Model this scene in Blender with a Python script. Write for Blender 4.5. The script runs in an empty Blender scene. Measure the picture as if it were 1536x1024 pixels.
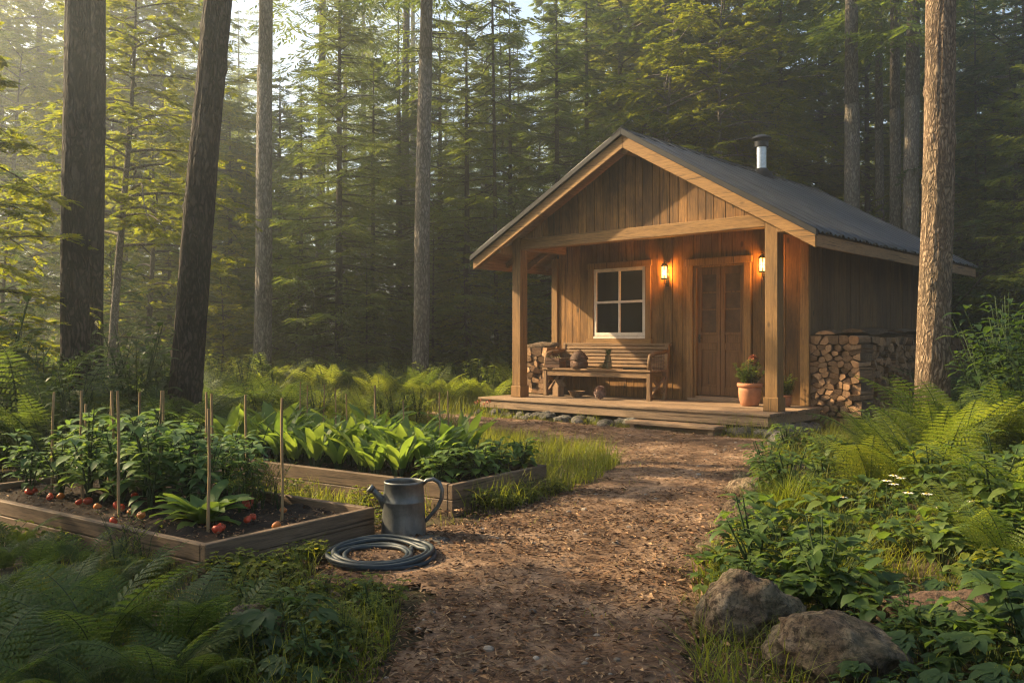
import bpy, bmesh, math, random
import numpy as np
from mathutils import Vector, Matrix, Euler, noise as mnoise

# ------------------------------------------------------------------ camera, sky, sun, exposure
SC = bpy.context.scene
COL = SC.collection
R = math.radians
SUN_EL, SUN_AZ = 31.0, 160.0          # azimuth counter-clockwise from +X: the sun stands to the left, a little behind the cabin
SDIR = Vector((math.cos(R(SUN_EL))*math.cos(R(SUN_AZ)), math.cos(R(SUN_EL))*math.sin(R(SUN_AZ)), math.sin(R(SUN_EL))))

cam = bpy.data.cameras.new('camera'); camo = bpy.data.objects.new('camera', cam); COL.objects.link(camo)
cam.sensor_width = 36; cam.lens = 36*1310/1536; cam.clip_end = 600; cam.clip_start = 0.05
camo.location = (0, 0, 1.12); camo.rotation_euler = (R(90), 0, 0)
SC.camera = camo

W = bpy.data.worlds.new('World'); SC.world = W; W.use_nodes = True
wn = W.node_tree.nodes; bg = wn['Background']
sky = wn.new('ShaderNodeTexSky'); sky.sky_type = 'NISHITA'; sky.sun_disc = False
sky.sun_elevation = R(SUN_EL); sky.sun_rotation = math.atan2(SDIR.x, SDIR.y) % (2*math.pi)
sky.air_density = 1.0; sky.dust_density = 3.0; sky.ozone_density = 1.0
W.node_tree.links.new(sky.outputs[0], bg.inputs[0]); bg.inputs[1].default_value = 0.095

sun = bpy.data.lights.new('sun', 'SUN'); suno = bpy.data.objects.new('sun', sun); COL.objects.link(suno)
sun.energy = 5.0; sun.angle = R(1.0); sun.color = (1.0, 0.76, 0.45)
suno.rotation_euler = SDIR.to_track_quat('Z', 'Y').to_euler()

vs = SC.view_settings
SC.display_settings.display_device = 'sRGB'
vs.view_transform = 'Standard'; vs.look = 'None'; vs.gamma = 1.0; vs.exposure = 1.92
SC.render.engine = 'CYCLES'
cy = SC.cycles
cy.max_bounces = 6; cy.diffuse_bounces = 3; cy.glossy_bounces = 2; cy.transmission_bounces = 4
cy.transparent_max_bounces = 8; cy.volume_bounces = 0
cy.use_denoising = True
cy.sample_clamp_indirect = 4.0
cy.use_adaptive_sampling = False; cy.filter_width = 1.2

rng = np.random.default_rng(7)
random.seed(7)
F = 1310.0
EYE = 1.12
def gx(px, d): return (px - 768)/F*d                # world x of a photo column at depth d
def gz(py, d): return EYE - (py - 512)/F*d          # world z of a photo row at depth d

# ------------------------------------------------------------------ mesh building
def nrm(v):
    v = np.asarray(v, float); n = np.linalg.norm(v, axis=-1, keepdims=True); return v/np.maximum(n, 1e-9)

class MB:
    def __init__(s): s.V = []; s.F = []; s.n = 0
    def raw(s, V, Fc, m=0):
        V = np.asarray(V, float).reshape(-1, 3); Fc = np.asarray(Fc, int)
        if len(V) == 0 or Fc.size == 0: return s
        s.V.append(V); s.F.append((Fc + s.n, m)); s.n += len(V); return s
    def box(s, lo, hi, m=0):
        x0, y0, z0 = lo; x1, y1, z1 = hi
        V = [(x0,y0,z0),(x1,y0,z0),(x1,y1,z0),(x0,y1,z0),(x0,y0,z1),(x1,y0,z1),(x1,y1,z1),(x0,y1,z1)]
        return s.raw(V, BOXF, m)
    def bar(s, p0, p1, w, h, up=(0,0,1), m=0):
        """box along p0-p1; w across, h along the up side, the axis in the middle"""
        p0 = np.array(p0, float); p1 = np.array(p1, float); d = nrm(p1-p0); sd = nrm(np.cross(d, up)); u = np.cross(sd, d)
        V = []
        for z in (-h/2, h/2):
            for (p, x) in ((p0,-w/2),(p0,w/2),(p1,w/2),(p1,-w/2)): V.append(p + sd*x + u*z)
        return s.raw(V, BOXF, m)
    def tube(s, P, r, n=6, m=0, cap=True):
        P = np.asarray(P, float); k = len(P); r = np.broadcast_to(np.asarray(r, float), (k,))
        T = nrm(np.gradient(P, axis=0)); ref = np.array([0.31, 0.17, 0.93]) if abs(T[0][2]) < 0.9 else np.array([1.0, 0.1, 0.0])
        A = nrm(np.cross(T, ref)); B = np.cross(T, A)
        a = np.linspace(0, 2*np.pi, n, endpoint=False)
        V = P[:,None,:] + r[:,None,None]*(np.cos(a)[None,:,None]*A[:,None,:] + np.sin(a)[None,:,None]*B[:,None,:])
        i = np.arange(k-1)[:,None]*n; j = np.arange(n)[None,:]; j2 = (j+1) % n
        Q = np.stack([i+j, i+j2, i+n+j2, i+n+j], -1).reshape(-1, 4)
        s.raw(V, Q, m)
        if cap and n >= 3:
            base = s.n - k*n
            c0 = s.n; s.V.append(np.array([P[0], P[-1]])); s.n += 2
            jj = np.arange(n); t0 = np.stack([np.full(n, c0), base+(jj+1) % n, base+jj], -1)
            t1 = np.stack([np.full(n, c0+1), base+(k-1)*n+jj, base+(k-1)*n+(jj+1) % n], -1)
            s.F.append((t0, m)); s.F.append((t1, m))
        return s
    def lathe(s, prof, n=24, c=(0,0,0), m=0):
        prof = np.asarray(prof, float); k = len(prof); a = np.linspace(0, 2*np.pi, n, endpoint=False)
        V = np.stack([prof[:,0][:,None]*np.cos(a), prof[:,0][:,None]*np.sin(a), np.repeat(prof[:,1][:,None], n, 1)], -1) + np.array(c)
        i = np.arange(k-1)[:,None]*n; j = np.arange(n)[None,:]; j2 = (j+1) % n
        return s.raw(V, np.stack([i+j, i+j2, i+n+j2, i+n+j], -1).reshape(-1, 4), m)
    def prism(s, poly, y0, y1, m=0):
        """polygon in (x, z) pushed from y0 to y1"""
        n = len(poly); V = [(x, y0, z) for x, z in poly] + [(x, y1, z) for x, z in poly]
        Q = [(i, (i+1) % n, n+(i+1) % n, n+i) for i in range(n)]
        s.raw(V, Q, m); b = s.n - 2*n
        s.F.append((np.array([[b+i for i in range(n)][::-1]]), m)); s.F.append((np.array([[b+n+i for i in range(n)]]), m)); return s
    def diamonds(s, P, D, N, l, w, fold=0.15, m=0):
        """leaf-sized faces: base, right, tip, left, folded on the midrib"""
        P = np.asarray(P, float); k = len(P)
        if k == 0: return s
        D = nrm(D); S = nrm(np.cross(D, N)); U = np.cross(S, D)
        l = np.broadcast_to(l, (k,))[:,None]; w = np.broadcast_to(w, (k,))[:,None]
        mid = P + D*l*0.45 + U*w*fold
        V = np.stack([P, mid + S*w*0.5, P + D*l, mid - S*w*0.5], 1)
        return s.raw(V, np.arange(k*4).reshape(k, 4), m)
    def leaf(s, p, d, L, Wd, droop=0.6, n=5, fold=0.25, up=(0,0,1), wave=0.0, m=0, tipw=1.0):
        """one broad leaf as a folded, arching strip of three columns"""
        p = np.array(p, float); d = nrm(np.array(d, float)); up = np.array(up, float)
        sd = np.cross(d, up)
        if np.linalg.norm(sd) < 1e-3: sd = np.array([1.0, 0, 0])
        sd = nrm(sd); t = np.linspace(0, 1, n)
        u0 = np.cross(sd, d); ang = -droop*t
        Td = d[None]*np.cos(ang)[:,None] + u0[None]*np.sin(ang)[:,None]; Ud = np.cross(np.broadcast_to(sd, Td.shape), Td)
        C = p + np.concatenate([[np.zeros(3)], np.cumsum(Td[:-1]*L/(n-1), 0)])
        w = Wd*0.5*np.sin(np.pi*np.clip(t*0.93+0.05, 0, 1)**0.8)**tipw
        wv = wave*np.sin(t*9 + p[0]*40)*Wd
        V = np.stack([C - sd*w[:,None] + Ud*(w*fold+wv)[:,None], C, C + sd*w[:,None] + Ud*(w*fold-wv)[:,None]], 1)
        i = np.arange(n-1)[:,None]*3; j = np.arange(2)[None,:]
        return s.raw(V, np.stack([i+j, i+j+1, i+j+4, i+j+3], -1).reshape(-1, 4), m)
    def build(s, name, mats, parent=None, smooth=False, bevel=0.0, seg=1, mesh_only=False):
        me = bpy.data.meshes.new(name)
        V = np.concatenate(s.V) if s.V else np.zeros((0,3))
        me.vertices.add(len(V)); me.vertices.foreach_set('co', V.astype(np.float32).ravel())
        lp = [f.ravel() for f, _ in s.F]; ct = [np.full(len(f), f.shape[1]) for f, _ in s.F]; mi = [np.full(len(f), m) for f, m in s.F]
        lp = np.concatenate(lp).astype(np.int32); ct = np.concatenate(ct); mi = np.concatenate(mi).astype(np.int32)
        me.loops.add(len(lp)); me.loops.foreach_set('vertex_index', lp)
        st = np.concatenate([[0], np.cumsum(ct)[:-1]]).astype(np.int32)
        me.polygons.add(len(ct)); me.polygons.foreach_set('loop_start', st); me.polygons.foreach_set('loop_total', ct.astype(np.int32))
        me.polygons.foreach_set('material_index', mi)
        me.polygons.foreach_set('use_smooth', np.full(len(ct), bool(smooth)))
        me.update(calc_edges=True); me.validate()
        for mt in (mats if isinstance(mats, (list, tuple)) else [mats]): me.materials.append(mt)
        if mesh_only: return me
        return link(name, me, parent, bevel, seg)
BOXF = [(0,3,2,1),(4,5,6,7),(0,1,5,4),(1,2,6,5),(2,3,7,6),(3,0,4,7)]

def link(name, me, parent=None, bevel=0.0, seg=1):
    o = bpy.data.objects.new(name, me); COL.objects.link(o)
    if parent: o.parent = parent
    if bevel:
        b = o.modifiers.new('bevel', 'BEVEL'); b.width = bevel; b.segments = seg; b.limit_method = 'ANGLE'; b.angle_limit = R(40)
    return o
def tag(o, label, cat, group=None):
    o['label'] = label; o['category'] = cat
    if group: o['group'] = group
    return o
def thing(name, label, cat, loc=(0,0,0), rz=0.0, group=None, sc=1.0):
    o = bpy.data.objects.new(name, None); COL.objects.link(o); o.empty_display_size = 0.2
    o.location = loc; o.rotation_euler = (0, 0, rz); o.scale = (sc, sc, sc)
    return tag(o, label, cat, group)
def structure(o): o['kind'] = 'structure'; return o
def stuff(o): o['kind'] = 'stuff'; return o
def dup_tree(src, loc, rz, sc, label, group=None, tilt=(0,0)):
    r = src.copy(); COL.objects.link(r); r.location = loc; r.rotation_euler = (tilt[0], tilt[1], rz)
    r.scale = sc if isinstance(sc, (tuple, list)) else (sc, sc, sc)
    r['label'] = label
    if group: r['group'] = group
    for ch in src.children:
        c = ch.copy(); COL.objects.link(c); c.parent = r
        for g in ch.children:
            d = g.copy(); COL.objects.link(d); d.parent = c
    return r

# ------------------------------------------------------------------ materials
class NT:
    def __init__(s, name):
        s.m = bpy.data.materials.new(name); s.m.use_nodes = True; s.t = s.m.node_tree; s.n = s.t.nodes
        s.b = s.n['Principled BSDF']; s.out = s.n['Material Output']
    def new(s, t, **kw):
        x = s.n.new(t)
        for k, v in kw.items(): setattr(x, k, v)
        return x
    def lk(s, a, b): s.t.links.new(a, b)
    def coord(s, scale=(1,1,1), kind='Object', loc=None):
        tc = s.new('ShaderNodeTexCoord'); mp = s.new('ShaderNodeMapping'); mp.inputs['Scale'].default_value = scale
        s.lk(tc.outputs[kind], mp.inputs['Vector']); s.vec = mp
        if loc is not None:
            ad = s.new('ShaderNodeVectorMath', operation='ADD'); s.lk(tc.outputs[kind], ad.inputs[0]); s.lk(loc, ad.inputs[1]); s.lk(ad.outputs[0], mp.inputs['Vector'])
        return mp.outputs[0]
    def noise(s, vec, scale=5, detail=5, rough=.6, dist=0.0):
        x = s.new('ShaderNodeTexNoise'); x.inputs['Scale'].default_value = scale; x.inputs['Detail'].default_value = detail
        x.inputs['Roughness'].default_value = rough; x.inputs['Distortion'].default_value = dist
        s.lk(vec, x.inputs['Vector']); return x.outputs['Fac']
    def ramp(s, fac, stops):
        x = s.new('ShaderNodeValToRGB'); e = x.color_ramp.elements
        while len(e) < len(stops): e.new(0.5)
        for el, (p, c) in zip(e, stops): el.position = p; el.color = (*c, 1) if len(c) == 3 else c
        s.lk(fac, x.inputs[0]); return x.outputs[0]
    def mix(s, fac, a, b, mode='MIX'):
        x = s.new('ShaderNodeMix', data_type='RGBA', blend_type=mode)
        for i, v in ((0, fac), (6, a), (7, b)):
            if hasattr(v, 'is_output'): s.lk(v, x.inputs[i])
            elif i == 0: x.inputs[0].default_value = v
            else: x.inputs[i].default_value = (*v, 1)
        return x.outputs[2]
    def math(s, op, a, b=0.0):
        x = s.new('ShaderNodeMath', operation=op)
        for i, v in ((0, a), (1, b)):
            if hasattr(v, 'is_output'): s.lk(v, x.inputs[i])
            else: x.inputs[i].default_value = v
        return x.outputs[0]
    def bump(s, h, strength=.3, dist=.01):
        x = s.new('ShaderNodeBump'); x.inputs['Strength'].default_value = strength; x.inputs['Distance'].default_value = dist
        s.lk(h, x.inputs['Height']); s.lk(x.outputs[0], s.b.inputs['Normal']); return x
    def island(s): return s.new('ShaderNodeNewGeometry').outputs['Random Per Island']
    def objrand(s): return s.new('ShaderNodeObjectInfo').outputs['Random']
    def col(s, c): 
        if hasattr(c, 'is_output'): s.lk(c, s.b.inputs['Base Color'])
        else: s.b.inputs['Base Color'].default_value = (*c, 1)
    def set(s, rough=.7, metal=0.0, spec=.3):
        s.b.inputs['Roughness'].default_value = rough; s.b.inputs['Metallic'].default_value = metal
        s.b.inputs['Specular IOR Level'].default_value = spec

def wood(name, dark, light, axis='z', var=.35, stain=.5, rough=.75, grain=14, knots=True):
    t = NT(name); isl = t.island()
    off = t.new('ShaderNodeVectorMath', operation='SCALE'); cmb = t.new('ShaderNodeCombineXYZ')
    for i in range(3): t.lk(isl, cmb.inputs[i])
    t.lk(cmb.outputs[0], off.inputs[0]); off.inputs['Scale'].default_value = 37.0
    sc = [1, 1, 1]; sc['xyz'.index(axis)] = 0.06
    v = t.coord(tuple(sc), loc=off.outputs[0])
    g = t.noise(v, grain*3, 6, .65, .6)
    fine = t.noise(v, grain*14, 3, .6)
    base = t.ramp(g, [(.28, dark), (.52, tuple((a+b)/2 for a, b in zip(dark, light))), (.75, light)])
    base = t.mix(.35, base, t.ramp(fine, [(.3, tuple(c*.5 for c in dark)), (.6, light)]))
    sc3 = [1, 1, 1]; sc3['xyz'.index(axis)] = .018
    ck = t.noise(t.coord(tuple(sc3), loc=off.outputs[0]), grain*6, 3, .5, .3)
    base = t.mix(t.ramp(ck, [(.60, (0,0,0)), (.66, (.8,)*3)]), base, tuple(c*.18 for c in dark))
    sc4 = [1, 1, 1]; sc4['xyz'.index(axis)] = .5
    kn = t.new('ShaderNodeTexVoronoi'); kn.inputs['Scale'].default_value = 3.6; t.lk(t.coord(tuple(sc4), loc=off.outputs[0]), kn.inputs['Vector'])
    base = t.mix(t.ramp(kn.outputs['Distance'], [(.05, (.85,)*3), (.10, (0,0,0))]), base, tuple(c*.3 for c in dark))
    v2 = t.coord((1, 1, .45) if axis == 'z' else (.6, .6, 1))
    st = t.noise(v2, 1.7, 5, .6, .4)
    base = t.mix(t.ramp(st, [(.42, (0,0,0)), (.72, (stain,)*3)]), base, tuple(c*.32 for c in dark))
    br = t.math('ADD', t.math('MULTIPLY', isl, var), 1-var*.5)
    hv = t.new('ShaderNodeHueSaturation'); t.lk(base, hv.inputs['Color']); t.lk(br, hv.inputs['Value'])
    t.col(hv.outputs[0]); t.set(rough, 0, .25)
    t.bump(t.math('ADD', t.math('MULTIPLY', g, .6), t.math('MULTIPLY', fine, .5)), .45, .006)
    return t.m

def foliage(name, cols, trans=.45, rough=.55, spec=.25, tcol=None):
    rough = max(rough, .55); spec = min(spec, .22)
    """leaf material: hue by leaf, by plant and by a slow drift through the crown; light passes through"""
    t = NT(name)
    isl = t.island(); ob = t.objrand()
    n = t.noise(t.coord((1,1,1)), 1.3, 2, .5)
    f = t.math('ADD', t.math('ADD', t.math('MULTIPLY', isl, .42), t.math('MULTIPLY', ob, .25)), t.math('MULTIPLY', n, .4))
    k = len(cols); c = t.ramp(f, [(.12 + .8*i/(k-1), cc) for i, cc in enumerate(cols)])
    t.col(c); t.set(rough, 0, spec)
    tr = t.new('ShaderNodeBsdfTranslucent'); 
    tint = t.mix(1.0, c, tcol or (1.0, .92, .38), 'MULTIPLY')
    hv = t.new('ShaderNodeHueSaturation'); hv.inputs['Value'].default_value = 2.1; t.lk(tint, hv.inputs['Color']); t.lk(hv.outputs[0], tr.inputs['Color'])
    mx = t.new('ShaderNodeMixShader'); mx.inputs[0].default_value = trans
    t.lk(t.b.outputs[0], mx.inputs[1]); t.lk(tr.outputs[0], mx.inputs[2]); t.lk(mx.outputs[0], t.out.inputs['Surface'])
    return t.m

def bark(name, dark, mid, light, scale=1.0, lichen=None):
    t = NT(name)
    v = t.coord((1, 1, .32)); 
    vo = t.new('ShaderNodeTexVoronoi', feature='DISTANCE_TO_EDGE'); vo.inputs['Scale'].default_value = 26*scale
    nz = t.new('ShaderNodeTexNoise'); nz.inputs['Scale'].default_value = 9*scale; nz.inputs['Detail'].default_value = 4; t.lk(v, nz.inputs['Vector'])
    wv = t.mix(.12, v, nz.outputs['Color'], 'LINEAR_LIGHT'); t.lk(wv, vo.inputs['Vector'])
    n2 = t.noise(v, 40*scale, 6, .7); n3 = t.noise(t.coord((1,1,.6)), 2.2, 4, .6)
    h = t.math('ADD', t.math('MULTIPLY', t.math('MINIMUM', vo.outputs['Distance'], .35), 1.9), t.math('MULTIPLY', n2, .75))
    c = t.ramp(h, [(.25, dark), (.55, mid), (.95, light)])
    c = t.mix(t.ramp(n3, [(.45, (0,0,0)), (.7, (.55,)*3)]), c, lichen or tuple(x*.5 for x in mid))
    t.col(c); t.set(.9, 0, .15); t.bump(h, .9, .02)
    return t.m

def plain(name, c, rough=.6, metal=0.0, spec=.4, vary=.15, nscale=12, bumpy=.0):
    t = NT(name); n = t.noise(t.coord(), nscale, 5, .6)
    t.col(t.ramp(n, [(.25, tuple(x*(1-vary*1.6) for x in c)), (.75, tuple(min(1, x*(1+vary)) for x in c))]))
    t.set(rough, metal, spec)
    if bumpy: t.bump(n, bumpy, .01)
    return t.m

M = {}
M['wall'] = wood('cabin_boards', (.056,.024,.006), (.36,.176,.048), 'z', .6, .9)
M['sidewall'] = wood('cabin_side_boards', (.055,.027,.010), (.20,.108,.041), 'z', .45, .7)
M['trim'] = wood('cabin_trim', (.112,.056,.019), (.34,.186,.062), 'x', .2, .25)
M['trimz'] = wood('cabin_post_wood', (.105,.053,.019), (.33,.182,.062), 'z', .2, .3)
M['trimy'] = wood('cabin_purlin_wood', (.13,.072,.032), (.33,.19,.085), 'y', .25, .4)
M['deck'] = wood('deck_boards', (.125,.078,.043), (.36,.245,.15), 'x', .3, .4)
M['soffit'] = wood('soffit_boards', (.11,.058,.026), (.26,.145,.065), 'y', .35, .4)
M['door'] = wood('door_wood', (.070,.034,.014), (.19,.095,.038), 'z', .2, .3)
M['bench'] = wood('bench_wood', (.085,.048,.023), (.31,.185,.090), 'x', .3, .35)
M['benchz'] = wood('bench_leg_wood', (.085,.048,.023), (.31,.185,.090), 'z', .3, .35)
M['bed'] = wood('bed_boards', (.055,.035,.021), (.205,.138,.084), 'x', .3, .5)
M['stake'] = wood('stake_wood', (.16,.10,.045), (.38,.26,.13), 'z', .3, .2)
M['white'] = plain('painted_sash', (.62,.55,.45), .5, vary=.12)
M['iron'] = plain('dark_iron', (.025,.022,.02), .5, .6)
M['tin'] = plain('galvanised_pipe', (.52,.53,.54), .32, .9, vary=.2, nscale=20)
M['blackmetal'] = plain('black_metal', (.022,.022,.025), .45, .3)
M['terracotta'] = plain('terracotta', (.40,.165,.075), .75, vary=.22, nscale=7, bumpy=.1)
M['soil'] = None

def m_roof():
    t = NT('corrugated_metal'); n = t.noise(t.coord((1,1,1)), 3.0, 6, .65); n2 = t.noise(t.coord((.4, 6, .4)), 4, 5, .6)
    c = t.ramp(t.math('ADD', t.math('MULTIPLY', n, .5), t.math('MULTIPLY', n2, .5)), [(.3, (.022,.023,.025)), (.55, (.052,.054,.057)), (.75, (.105,.107,.110))])
    c = t.mix(t.ramp(t.noise(t.coord((.5,1,.5)), 1.4, 6, .7, .5), [(.54, (0,0,0)), (.72, (.45,)*3)]), c, (.060,.048,.036))
    tc = t.new('ShaderNodeTexCoord'); sx = t.new('ShaderNodeSeparateXYZ'); t.lk(tc.outputs['Object'], sx.inputs[0])
    tr_ = t.math('SINE', t.math('MULTIPLY', t.math('ADD', sx.outputs['Y'], .03), 2*math.pi/.36))          # rib shade painted as dark stripes, since the light leaves the ribs flat
    c = t.mix(t.ramp(tr_, [(.0, (1,)*3), (.55, (1,)*3), (.85, (.12,)*3)]), tuple((.012,.0118,.0115)), c)
    t.col(c); t.set(.42, .4, .45); t.bump(n, .08, .01); return t.m
M['roof'] = m_roof()
M['flash'] = plain('dark_flashing', (.014,.014,.015), .65, 0, .2, vary=.25)
def m_pane():
    t = NT('window_glass'); t.col((.006,.007,.007)); t.set(.08, 0, .32); return t.m
M['pane'] = m_pane()
M['curtain'] = plain('curtained_glass', (.080,.040,.017), .55, 0, .2, .4, 6)
def m_lamp():
    t = NT('lamp_glass'); e = t.new('ShaderNodeEmission'); e.inputs['Color'].default_value = (1, .55, .16, 1); e.inputs['Strength'].default_value = 2.2
    tr = t.new('ShaderNodeBsdfTransparent'); tr.inputs[0].default_value = (1,.85,.6,1)
    mx = t.new('ShaderNodeMixShader'); mx.inputs[0].default_value = .45
    t.lk(tr.outputs[0], mx.inputs[1]); t.lk(e.outputs[0], mx.inputs[2]); t.lk(mx.outputs[0], t.out.inputs['Surface']); return t.m
M['lamp'] = m_lamp()
def m_flame():
    t = NT('lamp_bulb'); e = t.new('ShaderNodeEmission'); e.inputs['Color'].default_value = (1, .62, .22, 1); e.inputs['Strength'].default_value = 14
    t.lk(e.outputs[0], t.out.inputs['Surface']); return t.m
M['bulb'] = m_flame()
def m_stone(name, a, b, c, moss=0.0):
    t = NT(name); ob = t.objrand(); v = t.coord()
    n = t.noise(v, 11, 8, .7, .8); n2 = t.noise(v, 48, 6, .72); n3 = t.noise(v, 5, 4, .6)
    col = t.ramp(n, [(.3, a), (.5, b), (.68, c)])
    col = t.mix(t.ramp(n2, [(.47, (0,0,0)), (.58, (.8,)*3)]), col, tuple(x*.33 for x in a))
    vo = t.new('ShaderNodeTexVoronoi', feature='DISTANCE_TO_EDGE'); vo.inputs['Scale'].default_value = 7
    t.lk(t.mix(.25, v, t.noise(v, 6, 4, .6), 'LINEAR_LIGHT'), vo.inputs['Vector'])
    crack = t.ramp(vo.outputs['Distance'], [(.0, (.45,)*3), (.03, (0,0,0))])
    col = t.mix(crack, col, tuple(x*.25 for x in a))
    col = t.mix(t.ramp(n3, [(.5, (0,0,0)), (.68, (.35,)*3)]), col, (.21,.175,.125))
    if moss:
        ge = t.new('ShaderNodeNewGeometry'); sx = t.new('ShaderNodeSeparateXYZ'); t.lk(ge.outputs['Normal'], sx.inputs[0])
        mm = t.math('MULTIPLY', t.ramp(n3, [(.4, (0,0,0)), (.62, (1,1,1))]), moss)
        col = t.mix(mm, col, (.05,.06,.02))
    hv = t.new('ShaderNodeHueSaturation'); t.lk(col, hv.inputs['Color']); t.lk(t.math('ADD', t.math('MULTIPLY', ob, .5), .75), hv.inputs['Value'])
    t.col(hv.outputs[0]); t.set(.85, 0, .25)
    t.bump(t.math('ADD', n, t.math('MULTIPLY', n2, .8)), 1.0, .03); return t.m
M['stone'] = m_stone('boulder_stone', (.070,.044,.027), (.200,.136,.083), (.43,.33,.22), .4)
M['cobble'] = m_stone('round_stone', (.085,.076,.066), (.15,.135,.118), (.24,.22,.195), .4)
M['redstone'] = m_stone('reddish_stone', (.13,.075,.05), (.22,.13,.085), (.30,.19,.13), .3)

def m_earth(name, cols, scale, bumpd, fleck=.5, green=None):
    t = NT(name); v = t.coord((1,1,1)); 
    n = t.noise(v, scale, 8, .65, .3); n2 = t.noise(v, scale*9, 6, .7); n3 = t.noise(v, .8, 4, .6)
    f = t.math('ADD', t.math('MULTIPLY', n, .62), t.math('MULTIPLY', n3, .38))
    c = t.ramp(f, [(.32, cols[0]), (.48, cols[1]), (.66, cols[2])])
    c = t.mix(t.ramp(n2, [(.5, (0,0,0)), (.68, (fleck,)*3)]), c, tuple(x*.35 for x in cols[0]))
    vo = t.new('ShaderNodeTexVoronoi'); vo.inputs['Scale'].default_value = scale*14; t.lk(v, vo.inputs['Vector'])
    c = t.mix(t.ramp(vo.outputs['Distance'], [(.08, (.5,)*3), (.2, (0,0,0))]), c, tuple(min(1, x*1.5) for x in cols[2]))
    if green:
        c = t.mix(t.ramp(t.noise(v, 1.6, 6, .7), [(.45, (0,0,0)), (.6, (.85,)*3)]), c, green)
    t.col(c); t.set(.95, 0, .15)
    t.bump(t.math('ADD', t.math('MULTIPLY', n, .8), t.math('MULTIPLY', n2, .7)), .8, bumpd); return t.m
M['path'] = m_earth('trodden_earth', ((.056,.034,.021), (.140,.086,.053), (.350,.235,.150)), 3.2, .03, .75)
M['ground'] = m_earth('forest_soil', ((.040,.028,.018), (.080,.055,.034), (.140,.098,.060)), 4, .05, .6, (.045,.050,.018))
M['soil'] = m_earth('garden_soil', ((.018,.013,.010), (.036,.026,.019), (.065,.047,.034)), 14, .03, .5)
def m_bits(name, cols, rough=.8):
    t = NT(name); t.col(t.ramp(t.island(), [(i/(len(cols)-1), c) for i, c in enumerate(cols)])); t.set(rough, 0, .2); return t.m
M['litter'] = m_bits('leaf_litter', [(.035,.02,.012), (.10,.05,.025), (.20,.105,.05), (.05,.028,.016), (.36,.24,.13), (.15,.075,.035), (.03,.018,.011)])
M['logbark'] = bark('log_bark', (.055,.036,.023), (.135,.090,.056), (.26,.185,.120), 1.6)
def m_logend():
    t = NT('log_end'); v = t.coord((1,.2,1)); n = t.noise(v, 30, 6, .7, .4); n2 = t.noise(v, 8, 4, .6); ob = t.objrand()
    wv = t.new('ShaderNodeTexWave', wave_type='RINGS', rings_direction='Y'); wv.inputs['Scale'].default_value = 22; wv.inputs['Distortion'].default_value = 3; wv.inputs['Detail'].default_value = 3
    t.lk(v, wv.inputs['Vector'])
    f = t.math('ADD', t.math('MULTIPLY', n, .5), t.math('ADD', t.math('MULTIPLY', wv.outputs['Fac'], .18), t.math('MULTIPLY', n2, .35)))
    c = t.ramp(f, [(.25, (.045,.024,.012)), (.5, (.15,.084,.042)), (.75, (.31,.195,.105))])
    hv = t.new('ShaderNodeHueSaturation'); t.lk(c, hv.inputs['Color']); t.lk(t.math('ADD', t.math('MULTIPLY', ob, 1.0), .70), hv.inputs['Value'])
    t.col(hv.outputs[0]); t.set(.85, 0, .2); t.bump(f, .6, .01); return t.m
M['logend'] = m_logend()

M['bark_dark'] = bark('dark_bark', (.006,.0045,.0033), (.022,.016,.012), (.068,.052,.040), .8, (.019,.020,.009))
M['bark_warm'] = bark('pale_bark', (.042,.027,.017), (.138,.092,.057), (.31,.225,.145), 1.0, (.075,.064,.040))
M['bark_grey'] = bark('grey_bark', (.045,.037,.030), (.125,.105,.085), (.24,.21,.175), .8, (.085,.083,.055))
M['twig'] = bark('twig_bark', (.02,.015,.011), (.05,.038,.028), (.1,.08,.06), 2.0)

M['needles'] = foliage('spruce_needles', [(.036,.066,.017), (.070,.106,.022), (.118,.140,.028)], .50, .6, .2)
M['needles_far'] = foliage('fir_needles', [(.058,.088,.020), (.102,.128,.027), (.155,.165,.035)], .56, .6, .2)
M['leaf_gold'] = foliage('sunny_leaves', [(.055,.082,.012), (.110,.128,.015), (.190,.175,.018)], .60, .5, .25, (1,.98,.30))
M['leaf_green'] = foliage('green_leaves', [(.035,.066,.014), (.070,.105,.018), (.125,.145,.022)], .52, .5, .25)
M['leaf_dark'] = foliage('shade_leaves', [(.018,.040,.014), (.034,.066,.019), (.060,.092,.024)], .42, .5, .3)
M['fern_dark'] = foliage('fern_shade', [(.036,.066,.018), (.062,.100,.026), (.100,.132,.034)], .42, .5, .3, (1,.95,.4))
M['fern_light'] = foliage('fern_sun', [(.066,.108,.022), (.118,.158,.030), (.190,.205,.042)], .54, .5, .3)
M['weed'] = foliage('weed_leaves', [(.035,.070,.022), (.065,.110,.028), (.125,.160,.036)], .45, .45, .35)
M['veg'] = foliage('vegetable_leaves', [(.058,.120,.050), (.098,.172,.062), (.155,.210,.066)], .40, .42, .4)
M['chard'] = foliage('broad_vegetable_leaves', [(.070,.130,.036), (.115,.180,.046), (.170,.225,.056)], .45, .4, .4)
M['grass'] = foliage('grass_blades', [(.055,.085,.014), (.110,.135,.020), (.200,.200,.036)], .48, .5, .25)
M['stem'] = plain('green_stems', (.036,.058,.016), .7, 0, .2)
M['tomato'] = plain('tomato_skin', (.48,.05,.015), .42, 0, .35, .25, 6)
M['orange'] = plain('orange_skin', (.50,.16,.03), .45, 0, .35, .3, 8)
M['petal'] = plain('white_petals', (.75,.72,.62), .6)
M['flower_eye'] = plain('yellow_flower_eye', (.5,.32,.03), .7)
M['salmon'] = plain('dry_salmon_flower', (.42,.17,.09), .8)
M['hose'] = plain('blue_grey_hose', (.019,.029,.036), .5, 0, .3, .2, 20)
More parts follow.
